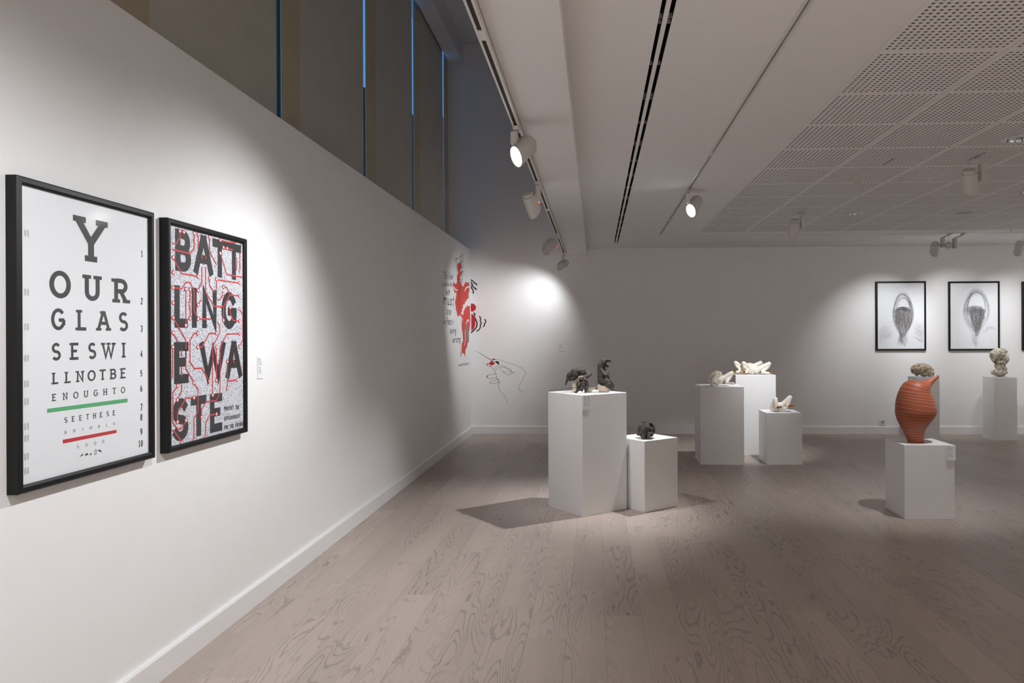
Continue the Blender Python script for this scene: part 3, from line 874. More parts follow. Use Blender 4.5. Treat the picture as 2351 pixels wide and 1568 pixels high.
t_, q_ = ((252, 908), (915, 992)), ((252, 1420), (915, 1440))
for ch, x0, x1 in (('L', 238, 428), ('I', 472, 528), ('N', 575, 790), ('G', 823, 1012)): bold(a_, ch, x0, x1, t_, q_)
t_, q_ = ((250, 132), (970, 124)), ((250, 640), (1070, 556))
for ch, x0, x1 in (('E', 236, 440), ('W', 560, 880), ('A', 877, 1072)): bold(b_, ch, x0, x1, t_, q_)
t_, q_ = ((250, 815), (838, 740)), ((250, 1338), (838, 1190))
for ch, x0, x1 in (('S', 228, 436), ('T', 457, 646), ('E', 670, 842)): bold(b_, ch, x0, x1, t_, q_)
for text, xl, xr, yl, yr, hh in (('PROTECT THE', 855, 1043, 932, 912, .020), ('ENVIRONMENT', 858, 1055, 1052, 1015, .020), ('FOR THE FUTURE', 858, 1088, 1158, 1112, .020)):
    A, B = b_(xl, yl), b_(xr, yr)
    n = len(text)
    for i, ch in enumerate(text):
        uu = A[0] + (B[0] - A[0]) * (i + .5) / n; vv = A[1] + (B[1] - A[1]) * (i + .5) / n; ww = (B[0] - A[0]) / n * .8
        glyph(let, PI, ch, uu - ww / 2, uu + ww / 2, vv - hh / 2, vv + hh / 2, .0042, 0.0006)
let.build_each('letter', M['dkink'], epr)
A0 = [
    ('a', [(327, 270), (330, 335), (283, 415), (237, 415)]), ('a', [(327, 263), (375, 275)]), ('a', [(237, 485), (450, 535), (500, 470), (500, 300)]),
    ('a', [(548, 310), (548, 470)]), ('a', [(684, 340), (684, 510), (768, 670)]), ('a', [(820, 375), (905, 395), (1000, 408)]), ('a', [(850, 462), (893, 472), (965, 490)]),
    ('a', [(812, 540), (893, 785), (1100, 822)]), ('a', [(1047, 510), (1047, 730)]), ('a', [(1010, 580), (1010, 740)]), ('a', [(250, 590), (350, 775), (540, 806)]),
    ('a', [(592, 540), (592, 600)]), ('a', [(592, 690), (592, 880), (548, 965)]), ('a', [(637, 560), (637, 600)]), ('a', [(637, 690), (637, 1000), (740, 1165), (850, 1175), (925, 1030), (1035, 1040)]), ('a', [(855, 935), (890, 940), (925, 1025)]),
    ('a', [(850, 1175), (850, 1325)]), ('a', [(683, 835), (683, 915), (740, 1000)]), ('a', [(768, 850), (768, 970)]), ('a', [(775, 848), (1035, 888)]),
    ('a', [(250, 943), (350, 955), (400, 880), (450, 880), (497, 975), (497, 1220), (545, 1305)]), ('a', [(550, 1318), (700, 1320)]), ('a', [(400, 965), (400, 1385)]), ('a', [(450, 970), (450, 1310)]),
    ('a', [(548, 1145), (585, 1085)]), ('a', [(850, 1022), (803, 1090), (780, 1090)]), ('a', [(930, 1190), (930, 1240), (965, 1335), (1035, 1342)]),
    ('a', [(1045, 1200), (1083, 1270), (1083, 1566), (1045, 1645)]), ('a', [(250, 1310), (400, 1574), (400, 1915), (490, 2065), (495, 2083), (545, 2165), (545, 2425), (497, 2515), (497, 2765)]),
    ('a', [(247, 1490), (305, 1590)]), ('a', [(538, 1490), (500, 1490), (450, 1570), (450, 1835), (500, 1912), (590, 1909), (675, 2055)]), ('a', [(760, 1491), (680, 1494), (590, 1655), (550, 1655)]),
    ('a', [(780, 1355), (808, 1410), (808, 1480), (720, 1655), (720, 2220)]), ('a', [(1035, 1495), (890, 1500), (810, 1655), (810, 2204), (765, 2299), (640, 2314), (590, 2404), (587, 2485)]),
    ('a', [(766, 1655), (767, 2050)]), ('a', [(897, 1835), (897, 2140)]), ('a', [(900, 2064), (1005, 2050)]), ('a', [(976, 1722), (966, 1800), (982, 1852)]), ('a', [(1050, 1900), (1072, 1896)]),
    ('a', [(240, 1670), (240, 2025)]), ('a', [(349, 1684), (349, 1770)]), ('a', [(349, 1890), (349, 2010)]), ('a', [(400, 1684), (400, 1780)]), ('a', [(349, 2104), (349, 2184), (303, 2275)]),
    ('a', [(298, 2125), (243, 2205), (243, 2565), (305, 2645), (350, 2630), (397, 2545)]), ('a', [(490, 2262), (400, 2268), (300, 2445), (298, 2545)]), ('a', [(760, 2460), (685, 2475), (637, 2570), (636, 2725)]),
    ('a', [(237, 2655), (260, 2670), (347, 2792)]),
]
nodes = [(327, 263), (375, 275), (500, 290), (548, 302), (684, 335), (812, 373), (850, 461), (893, 471), (812, 530), (1047, 738), (247, 580), (247, 760), (545, 808), (547, 978), (850, 935), (1043, 1042), (850, 1335), (683, 828),
         (768, 843), (1043, 888), (245, 943), (545, 1317), (400, 960), (398, 1395), (450, 965), (450, 1140), (449, 1312), (545, 1150), (850, 1018), (247, 1123), (930, 1182), (1043, 1345), (1043, 1195), (247, 1302), (245, 1483),
         (543, 1490), (766, 1491), (1043, 1495), (1045, 1650), (543, 1655), (766, 1652), (766, 2057), (721, 2232), (680, 2065), (897, 1830), (897, 2150), (1013, 2050), (1080, 1893), (243, 1655), (495, 2085), (498, 2772), (297, 2290),
         (300, 2120), (399, 2535), (497, 2262), (298, 2555), (766, 2460), (635, 2735), (587, 2497), (350, 2800)]
tm, nm_ = MB(), MB()
for k, pts in A0: ribbon(tm, PI, [a_(*p) for p in pts], 0.0070, 0.0012)
for p in nodes:
    c = a_(*p)
    if ebx[0] + .01 < c[0] < ebx[1] - .01:
        disc(tm, PI, c[0], c[1], .0115, .0105, 0.0016); disc(nm_, PI, c[0], c[1], .0066, .0062, 0.0021)
tm.build('circuit_traces', M['tracered'], ew)['kind'] = 'stuff'; nm_.build('circuit_nodes', M['paper'], ew)['kind'] = 'stuff'
glazing(PF, ebx, -0.0105, ew)

# drawings on the back wall
PB = Plane('B', YB - 0.036)
PBI = Plane('B', PB.val + 0.0138)
def d8(x, y): return PBI.uv(1990 + x / 6.512, 630 + y / 6.512)
def head_drawing(t_, cx, kind):
    rnd = random.Random(11 + kind)
    dk, ft = MB(), MB()
    def egg(cy, rx, ry, a0, a1, jit, n=22, lean=0):
        pts = []
        for i in range(n + 1):
            a = math.radians(a0 + (a1 - a0) * i / n)
            x, y = math.cos(a), -math.sin(a)
            wid = 1.0 if y < 0 else (1 - 0.45 * y * y)
            pts.append((cx + x * rx * wid + lean * y + jit * math.sin(a * 3 + rx) , cy + y * ry))
        return pts
    if kind == 0:
        for k in range(60):
            ribbon(dk if k % 7 == 0 else ft, PBI, [d8(*p) for p in egg(605 + rnd.uniform(-25, 25), 150 * rnd.uniform(.72, 1.08), 310 * rnd.uniform(.85, 1.08), rnd.uniform(0, 360), rnd.uniform(330, 560), rnd.uniform(-9, 9), lean=rnd.uniform(-12, 12))], .0013, 0.0006)
        for k in range(420):   # dark face hatching
            g_ = rnd.uniform(-1, 1); x = cx + g_ * 124
            top = 560 - 55 * math.sqrt(max(0, 1 - g_ * g_)) + rnd.uniform(-12, 25); bot = 885 - 170 * g_ * g_ - rnd.random() ** 2 * 240 * (1 - abs(g_))
            mid = (top + bot) / 2; sl = rnd.gauss(0, 10); bow = rnd.uniform(-14, 14) - g_ * 10
            if rnd.random() < .45:
                c_ = rnd.uniform(top, bot); top, bot = max(top, c_ - rnd.uniform(30, 90)), min(bot, c_ + rnd.uniform(30, 90)); mid = (top + bot) / 2
            ribbon(ft if k % 6 == 0 else dk, PBI, curve([d8(x + sl, top), d8(x + bow + (cx - x) * .06, mid), d8(x - sl + (cx - x) * .20 * (bot - 560) / 200, bot)], 3), .0017, 0.0006 + (k % 40) * .00003)
        for k in range(40):   # arcs closing the top of the dark face
            y = 470 + rnd.uniform(0, 45); w = 118 + rnd.uniform(-15, 10); a0 = rnd.uniform(5, 90)
            ribbon(dk, PBI, curve([d8(cx + w * math.cos(math.radians(a)), y + 75 - 62 * math.sin(math.radians(a)) + rnd.uniform(-4, 4)) for a in (a0, a0 + 28, a0 + 56, a0 + 84)], 3), .0016, 0.0019)
        for k in range(26):
            y = 350 + k * 9; w = 85 + k * 2
            ribbon(ft if k % 3 else dk, PBI, [d8(cx + w * math.cos(math.radians(a)), y + 60 - 55 * math.sin(math.radians(a)) + rnd.uniform(-5, 5)) for a in range(10, 171, 16)], .0012, 0.0006)
        for k in range(60):   # neck
            x = cx + rnd.uniform(-60, 60)
            ribbon(dk if k % 2 else ft, PBI, [d8(x * .9 + cx * .1, 850 + rnd.uniform(0, 80)), d8(x + rnd.uniform(-25, 25), 960), d8(x + rnd.uniform(-40, 40), 960 + rnd.uniform(30, 130))], .0014, 0.0006)
        for s in (-1, 1):     # shoulders
            for k in range(75):
                c0 = cx + s * rnd.uniform(120, 330); y0 = 720 + (abs(c0 - cx) - 120) * .55 + rnd.uniform(-20, 210)
                ln = rnd.uniform(40, 150)
                pts = [(c0 + s * ln * f_, y0 + ln * (f_ ** 2) * rnd.uniform(.5, .9)) for f_ in (0, .25, .5, .75, 1)]
                pts = [p for p in pts if 176 < p[0] < 852 and p[1] < 1105]
                if len(pts) < 2: continue
                ribbon(ft, PBI, [d8(*p) for p in pts], .0014, 0.0006)
            ribbon(dk, PBI, [d8(min(850, max(176, cx + s * q[0])), q[1]) for q in ((140, 705), (220, 712), (300, 770), (345, 850), (365, 900))], .0012, 0.0006)
        for pts in ([(845, 172), (690, 192), (722, 492), (850, 497)], [(700, 298), (770, 290), (850, 255)], [(712, 410), (780, 395), (850, 370)]):
            ribbon(ft, PBI, [d8(*p) for p in pts], .0016, 0.0006)
    else:
        for k in range(46):
            ribbon(dk if k % 9 == 0 else ft, PBI, [d8(*p) for p in egg(560 + rnd.uniform(-30, 30), 175 * rnd.uniform(.7, 1.15), 345 * rnd.uniform(.78, 1.06), rnd.uniform(-80, 120), rnd.uniform(140, 330), rnd.uniform(-10, 10), lean=rnd.uniform(-20, 10))], .0013, 0.0006)
        for k in range(420):
            g_ = rnd.uniform(-1, 1); x = cx + 8 + g_ * 122
            top = 560 - 75 * math.sqrt(max(0, 1 - g_ * g_)) + rnd.uniform(-12, 30); bot = 920 - 240 * abs(g_) ** 1.6 - rnd.random() ** 2 * 200
            sl = rnd.gauss(0, 12); bow = rnd.uniform(-14, 14) - g_ * 12
            if rnd.random() < .45:
                c_ = rnd.uniform(top, bot); top, bot = max(top, c_ - rnd.uniform(30, 90)), min(bot, c_ + rnd.uniform(30, 90))
            ribbon(ft if k % 6 == 0 else dk, PBI, curve([d8(x + sl, top), d8(x + bow + (cx - x) * .06, (top + bot) / 2), d8(x - sl + (cx - x) * .28 * (bot - 560) / 230, bot)], 3), .0016, 0.0006 + (k % 40) * .00003)
        for k in range(60):
            x, y = cx + rnd.uniform(-200, -60), 500 + rnd.uniform(-10, 90)
            ribbon(dk if k % 2 else ft, PBI, [d8(x, y + 20), d8(x + 40, y), d8(x + 100, y - 20 - rnd.random() * 20), d8(x + 170, y - 15)], .0016, 0.0007)
        for k in range(26):
            x = cx + rnd.uniform(-70, 30)
            ribbon(ft, PBI, [d8(x, 900), d8(x + rnd.uniform(-25, 20), 1000), d8(x + rnd.uniform(-30, 60), 1000 + rnd.uniform(20, 100))], .0014, 0.0006)
        for k in range(10):
            ribbon(ft, PBI, [d8(cx + 90 + k * 6, 880 - k * 6), d8(cx + 170, 830 - k * 8), d8(min(1958, cx + 230 + k * 8), 790 + k * 4)], .0012, 0.0006)
        ribbon(ft, PBI, [d8(*p) for p in ((1400, 830), (1360, 920), (1350, 1000), (1372, 1085))], .0014, 0.0006)
        ribbon(ft, PBI, [d8(*p) for p in ((1830, 920), (1870, 980), (1885, 1050))], .0014, 0.0006)
    dk.build('pencil_drawing', M['pencil'], t_)['kind'] = 'stuff'; ft.build('faint_pencil_drawing', M['pencil2'], t_)['kind'] = 'stuff'


for k, (x0, x1, lab) in enumerate(((2011.5, 2126.3, 'black-framed pencil drawing of a dark faceless head with scribbled shoulders'), (2178.6, 2295.6, 'black-framed pencil drawing of a faceless head with tall empty crown'), (2347.8, 2465.0, 'black-framed picture cut off by the right edge of the photo'))):
    u0, v1 = PB.uv(x0, 646.2); u1, _ = PB.uv(x1, 646); _, v0 = PB.uv((x0 + x1) / 2, 804.6)
    dt, dbx, _ = picture_frame('framed_drawing', PB, u0, u1, v0, v1, 0.036, 0.024, lab, 'framed pencil drawings on the back wall', M['paper'])
    if k < 2: head_drawing(dt, 540 if k == 0 else 1640, k)
    glazing(PB, dbx, -0.0105, dt)

# ------------------------------------------------------------------ mural
PM = Plane('L', XW); PW2 = Plane('B', YB)
def e6(x, y): return PM.uv(1000 + x / 5.6, 570 + y / 5.6)
def w6(x, y): return PW2.uv(1000 + x / 5.6, 570 + y / 5.6)
def h7(x, y): return PW2.uv(1060 + x / 8.71, 760 + y / 8.71)
mu = thing('wall_mural', PM.p3(10.2, 0.9, 0), 'red dripping figure mural with handwritten quote painted on the left wall', 'mural')
fig = [(280, 190), (292, 196), (300, 180), (312, 192), (325, 180), (335, 225), (330, 250), (316, 268), (312, 300), (340, 282), (340, 320), (318, 348), (312, 380), (316, 430), (330, 470), (345, 480), (355, 497), (368, 462), (378, 450), (388, 424), (397, 442), (405, 436),
       (418, 448), (426, 430), (432, 470), (432, 560), (420, 580), (420, 610), (428, 625), (414, 650), (396, 665), (390, 690), (376, 690), (374, 720), (352, 725), (352, 765), (340, 780), (338, 815), (328, 830), (325, 850), (340, 845), (355, 860), (362, 800), (372, 790), (380, 765), (395, 760), (402, 732), (418, 748), (438, 742),
       (442, 900), (438, 1000), (428, 1080), (418, 1160), (405, 1260), (388, 1292), (382, 1330), (378, 1398), (368, 1362), (356, 1352), (338, 1342), (334, 1300), (338, 1220), (352, 1195), (348, 1100), (334, 1020), (336, 935), (326, 905), (318, 862), (300, 862), (290, 882), (276, 850), (274, 825), (262, 790), (258, 740), (250, 700), (260, 640), (268, 575), (246, 572), (238, 540), (226, 505), (222, 470), (235, 428), (242, 458), (252, 450), (256, 468), (268, 440), (272, 470), (276, 420), (275, 350), (290, 325), (286, 300), (276, 250)]
MB().poly([PM.p3(*e6(*p), 0.0012) for p in curve(fig + fig[:1], 3)[:-1]]).build('red_figure', M['mural'], mu)
wp = MB()
for pts in ([(226, 482), (240, 500), (262, 525), (282, 532), (278, 548), (258, 545), (240, 525), (228, 505)], [(372, 545), (380, 515), (400, 492), (428, 486), (430, 505), (408, 508), (390, 525), (376, 558)],
            [(318, 870), (328, 875), (340, 900), (350, 925), (344, 930), (328, 905)], [(310, 300), (318, 270), (340, 248), (348, 262), (330, 278), (318, 308)]):
    wp.poly([PM.p3(*e6(*p), 0.0018) for p in curve(pts + pts[:1], 3)[:-1]]); wp.cut()
ribbon(wp, PM, [e6(*p) for p in ((372, 1250), (382, 1180), (380, 1080), (388, 990), (405, 930), (420, 925), (428, 950))], 0.03, 0.0018); wp.cut()
wp.build_each('white_highlight', M['muralw'], mu)
gp = MB(); gp.poly([PM.p3(*e6(405 + 20 * math.cos(a) - 12 * math.sin(a), 1095 - 122 * math.sin(a)), 0.0024) for a in [2 * math.pi * i / 20 for i in range(20)]])
gp.build('grey_oval', M['mgrey'], mu)
bl_ = MB()
loops = [[(250, 190), (248, 150), (262, 130), (268, 150), (262, 190), (268, 250), (268, 320)], [(265, 180), (270, 140), (282, 130), (285, 150)], [(318, 185), (308, 130), (318, 100), (326, 130), (322, 180)], [(328, 180), (326, 110), (342, 75), (352, 95), (350, 140), (340, 170)], [(325, 180), (345, 170), (352, 210), (345, 240)], [(348, 240), (352, 290), (350, 350)],
         [(318, 420), (314, 380), (322, 345), (335, 345), (340, 380), (336, 450), (328, 458), (318, 440)], [(322, 400), (332, 405), (334, 425), (324, 428)], [(310, 300), (318, 262), (340, 250)], [(295, 545), (298, 515), (308, 508), (316, 530), (304, 570), (302, 640), (306, 720), (304, 780)], [(420, 545), (418, 580), (424, 600), (418, 612)],
         [(328, 1275), (322, 1330), (332, 1350), (320, 1370), (330, 1390)], [(378, 1200), (380, 1230), (378, 1250)], [(306, 200), (310, 240), (306, 275)]]
for l in loops: ribbon(bl_, PM, curve([e6(*p) for p in l]), 0.0085, 0.0030); bl_.cut()
bl_.build_each('black_outline', M['mblack'], mu)
tx = MB()
def hand(text, xl, xr, yb_l, yb_r, hpx, w):
    A, B = e6(xl, yb_l), e6(xr, yb_r); _, top = e6((xl + xr) / 2, (yb_l + yb_r) / 2 - hpx); _, bt = e6((xl + xr) / 2, (yb_l + yb_r) / 2)
    hh = top - bt
    wd_ = [{'i': .5, 'l': .5, ' ': .55, 'm': 1.4, 'w': 1.2, 't': .7, 'r': .8, '.': .4}.get(c, 1.0) for c in text]; tot = sum(wd_); a = 0
    for c, ww in zip(text, wd_):
        f0, f1 = a / tot, (a + ww * .86) / tot; a += ww
        ua, ub = A[0] + (B[0] - A[0]) * f0, A[0] + (B[0] - A[0]) * f1; vv = A[1] + (B[1] - A[1]) * f0
        glyph(tx, PM, c, ua, ub, vv, vv + hh * 1.22, w * .72, 0.0012, shear=0.16, smooth_=True)
hand('To live', 105, 225, 390, 405, 75, .018)
hand('a creative life', 84, 214, 482, 492, 42, .010)
hand('we', 130, 188, 598, 605, 85, .018)
hand('must', 97, 240, 722, 745, 112, .024)
hand('lose', 135, 202, 850, 860, 78, .018)
hand('our', 98, 132, 972, 972, 48, .012)
hand('fear', 137, 205, 985, 985, 78, .018)
hand('of', 208, 232, 978, 978, 48, .012)
hand('being', 183, 265, 1100, 1095, 68, .016)
hand('wrong.', 216, 330, 1218, 1208, 72, .018)
hand('-Joseph Chilton Pearce', 290, 426, 1520, 1495, 28, .008)
tx.build_each('letter', M['mblack'], mu)

hd = thing('wall_drawing', PW2.p3(-1.3, 0.6, 0), 'line drawing of a hand with red nails holding a needle on the back wall', 'mural')
ln = MB(); fine = MB()
ribbon(ln, PW2, [h7(280, 390), h7(630, 608)], .011, 0.0012, taper=lambda t: .25 + .75 * t); ln.cut()
for l in ([(690, 568), (760, 575), (830, 600), (895, 628), (960, 648), (1040, 665), (1090, 690), (1140, 718), (1200, 730), (1222, 770)], [(1218, 770), (1260, 790), (1288, 840), (1260, 890), (1225, 940), (1190, 1020), (1143, 1100), (1155, 1165)], [(1128, 1158), (1180, 1195), (1240, 1235)],
          [(780, 685), (850, 700), (920, 740), (990, 765)], [(835, 820), (920, 812), (1020, 830), (1075, 812)], [(740, 1150), (790, 1220), (850, 1290), (890, 1360), (908, 1440)], [(650, 735), (690, 705), (720, 712)], [(660, 770), (700, 742), (725, 750)], [(685, 790), (720, 770)], [(985, 765), (990, 800)]):
    ribbon(fine, PW2, curve([h7(*p) for p in l]), .0040, 0.0012); fine.cut()
for l in ([(740, 680), (760, 730), (800, 790), (870, 850), (940, 875), (1000, 850), (1020, 830), (960, 780), (900, 745), (830, 720), (780, 722)], [(548, 640), (580, 700), (640, 770), (670, 810), (690, 880), (705, 940), (725, 985), (738, 1020), (732, 1090), (740, 1150)],
          [(535, 650), (550, 658)], [(515, 695), (550, 712), (585, 712)], [(525, 888), (600, 870), (685, 850)], [(525, 938), (580, 948), (700, 925)], [(575, 1008), (640, 990), (710, 962), (765, 995)], [(575, 1045), (640, 1050), (735, 1020), (775, 1040)], [(520, 672), (540, 652), (552, 668)]):
    ribbon(ln, PW2, curve([h7(*p) for p in l]), .0052, 0.0012); ln.cut()
ln.build_each('drawn_line', M['pencil'], hd); fine.build_each('fine_drawn_line', M['mgrey'], hd)
for q in ([(548, 635), (600, 600), (630, 605), (665, 655), (590, 692)], [(590, 562), (640, 550), (690, 568), (650, 580)], [(497, 670), (515, 645), (535, 652), (512, 672), (517, 695), (503, 690)], [(497, 890), (525, 888), (512, 915), (525, 938), (500, 938)], [(555, 1020), (575, 1010), (565, 1025), (578, 1045), (560, 1040)]):
    MB().poly([PW2.p3(*h7(*p), 0.0016) for p in q]).build('red_nail', M['nail'], hd)
MB().poly([PW2.p3(*h7(*p), 0.0016) for p in [(660, 615), (700, 600), (735, 608), (750, 640), (740, 680), (705, 645)]]).build('dark_bead', M['mblack'], hd)
ml = thing('wall_drawing', PW2.p3(-1.8, 1.2, 0), 'wavy black motion lines and red spots beside the mural corner', 'mural')
for l, w in (([(433, 390), (460, 410), (487, 428), (500, 447), (520, 455), (530, 478)], .026), ([(432, 428), (455, 435), (470, 460), (480, 490), (500, 510), (520, 520), (516, 537)], .026), ([(437, 455), (455, 480), (462, 510), (475, 525), (487, 560), (478, 582)], .026),
             ([(487, 830), (507, 850), (495, 875), (515, 915), (532, 960), (525, 1010), (500, 1045), (480, 1065), (453, 1088)], .028), ([(565, 870), (580, 910), (574, 930), (588, 965), (575, 985), (575, 1015), (555, 1050), (525, 1065)], .024), ([(630, 910), (648, 940), (632, 965), (632, 985), (612, 1010)], .024)):
    mb = MB(); ribbon(mb, PW2, curve([w6(*p) for p in l]), w * .72, 0.0012); mb.build('motion_line', M['mblack'], ml)
c = w6(465, 762); mb = MB(); disc(mb, PW2, c[0], c[1], .065, .062, 0.0014); mb.build('red_spot', M['nail'], ml)
mb = MB(); disc(mb, PW2, c[0] - .02, c[1], .028, .024, 0.0022); mb.build('dark_spot', M['mblack'], ml)
mb = MB(); q0 = w6(452, 890); q1 = w6(452, 1010)
mb.poly([PW2.p3(max(XW + .005, q0[0]) + .06 * math.cos(a), (q0[1] + q1[1]) / 2 + .125 * math.sin(a), 0.0014) for a in [math.pi * (-.5 + i / 14) for i in range(15)]]); mb.build('red_spot', M['nail'], ml)

# ------------------------------------------------------------------ wall cards and socket
def card(pl, u0, u1, v0, v1, label, lines=9, th=0.004, two=False, parent_group='caption cards'):
    c = thing('caption_card', pl.p3((u0 + u1) / 2, v0, th / 2), label, 'sign', parent_group)
    pts = [pl.p3(*q, 0.0005) for q in ((u0, v0), (u1, v0), (u1, v1), (u0, v1))]
    dv = Vector(pl.p3(0, 0, th)) - Vector(pl.p3(0, 0, 0))
    MB().prism(pts, dv).build('card', M['paper'], c)
    mb = MB(); w, h = u1 - u0, v1 - v0; rnd = random.Random(lines)
    colsx = ((.10, .45), (.55, .92)) if two else ((.10, .80),)
    for (xa, xb) in colsx:
        for i in range(lines):
            vv = v1 - h * (.10 + .70 * i / lines); ln_ = (xb - xa) * (.45 if i < 2 else rnd.uniform(.55, 1))
            if i == lines // 2: continue
            ribbon(mb, pl, [(u0 + w * xa, vv), (u0 + w * (xa + ln_), vv)], h * (.030 if i < 2 else .016), th + 0.0012)
    mb.build('caption_print', M['grey'], c)['kind'] = 'stuff'
    return c


a, b = PM.uv(590, 844), PM.uv(603.5, 844); zt = PM.uv(597, 819)[1]; zb = PM.uv(597, 869)[1]
card(PM, a[0], b[0], zb, zt, 'small white caption card on the wall right of the circuit poster', 13)
a, b = PW2.uv(1282.5, 789.5), PW2.uv(1294.5, 806)
card(PW2, a[0], b[0], b[1], a[1], 'small white caption card on the back wall above the plinth of dark sculptures', 8)
so = thing('wall_socket', PW2.p3(*PW2.uv(2025.5, 975.5), 0.0), 'white square power socket low on the back wall', 'socket')
a, b = PW2.uv(2019, 962.3), PW2.uv(2032.3, 975.8)
uu, vv, hs = (a[0] + b[0]) / 2, (a[1] + b[1]) / 2, (b[0] - a[0]) / 2
MB().box(uu - hs, uu + hs, YB - 0.012, YB - 0.0005, vv - hs, vv + hs).build('plate', M['socket'], so, bevel=0.003)
mb = MB(); N_ = 20
mb.rings([[(uu + r * math.cos(2 * math.pi * i / N_), YB - d, vv + r * math.sin(2 * math.pi * i / N_)) for i in range(N_)] for r, d in ((.026, .0125), (.022, .014), (.021, .0128))])
mb.build('socket_well', M['grille'], so)
for s in (-1, 1): MB().tube((uu + s * .0095, YB - .013, vv), (uu + s * .0095, YB - .0155, vv), .0035).build('pin_hole', M['black'], so)

# ------------------------------------------------------------------ plinths
PLI = {}
def plinth(key, corner, ang, sx, sy, h, label):
    """corner = front corner on the floor, x-side along ang"""
    ca, sa = math.cos(ang), math.sin(ang)
    cx, cy = corner[0] + ca * sx / 2 - sa * sy / 2, corner[1] + sa * sx / 2 + ca * sy / 2
    mb = MB().box(-sx / 2, sx / 2, -sy / 2, sy / 2, 0.0005, h)
    o = mb.build('plinth', M['plinth'], bevel=0.0015)
    o.location = (cx, cy, 0); o.rotation_euler = (0, 0, ang)
    tag(o, label, 'plinth', 'white display plinths')
    PLI[key] = (cx, cy, h, ang, sx, sy)
    return o


def hgt(px, py, Y): return on(px, py, 1, Y).z


A39 = math.radians(39.2)
f1 = on(1338, 1187.5, 2, 0); f2 = on(1479.2, 1177.6, 2, 0)
plinth('big', f1, A39, 0.476, 0.476, hgt(1337, 907.5, f1.y), 'large angled white plinth carrying the two dark animal sculptures')
plinth('small', (f2.x + 0.004, f2.y), A39, 0.386, 0.386, hgt(1479.2, 1013.2, f2.y), 'low angled white plinth carrying the dark curled animal')
fA = on(1609, 1067, 2, 0)
plinth('A', fA, 0, 0.488, 0.488, hgt(1609, 888.4, fA.y), 'white plinth carrying the spiny cream figure')
fM = on(1760.4, 1067, 2, 0)
plinth('mid', fM, 0, 0.397, 0.397, hgt(1760.4, 948.3, fM.y), 'low white plinth carrying the cream legs with gold feet')
fT = on(1742, 1045.5, 2, 0); xl = on(1689, 900, 1, fT.y).x; xr = on(1781.4, 900, 1, fT.y).x
plinth('tall', (xl, fT.y), 0, xr - xl, xr - xl, hgt(1735, 861, fT.y), 'tallest bright white plinth behind, carrying the twin cream figures')
fV = on(2077, 1192, 2, 0)
plinth('vase', fV, 0, 0.39, 0.388, hgt(2075, 1021.9, fV.y), 'white plinth in front carrying the terracotta vase')
f5 = on(2106, 1010, 2, 0)
plinth('s1', f5, 0, 0.307, 0.307, hgt(2106, 866.5, f5.y), 'white plinth behind the terracotta vase carrying the low stone')
f6 = on(2283.4, 1011.2, 2, 0)
plinth('s2', f6, 0, 0.307, 0.307, hgt(2283, 866.5, f6.y), 'white plinth at the far right carrying the upright stone bust')

# cards on plinths
class PFace(Plane):
    def __init__(s, o, du, n): s.o = Vector(o); s.du = Vector(du); s.n = Vector(n)
    def p3(s, u, v, off=0.0):
        p = s.o + s.du * u + s.n * off; return (p.x, p.y, v)
ca, sa = math.cos(A39), math.sin(A39)
pf = PFace((f1.x, f1.y, 0), (ca, sa, 0), (sa, -ca, 0))
hb = PLI['big'][2]
card(pf, 0.006, 0.088, hb - 0.117, hb - 0.002, 'grey caption card at the top corner of the large angled plinth', 12, two=True)
pf = PFace((fV.x, fV.y, 0), (1, 0, 0), (0, -1, 0))
ux = on(2171.5, 1040, 1, fV.y).x - fV.x
card(pf, ux, 0.392, hgt(2180, 1056, fV.y), PLI['vase'][2] - 0.001, 'white caption card hanging on the front of the terracotta vase plinth', 9, th=0.012)

# ------------------------------------------------------------------ sculpture helpers
def ico(mb_, c, r, sub=2):
    bm = mb_
    mt = Matrix.Translation(c) @ Matrix.Diagonal((r[0], r[1], r[2], 1))
    bmesh.ops.create_icosphere(bm, subdivisions=sub, radius=1.0, matrix=mt)


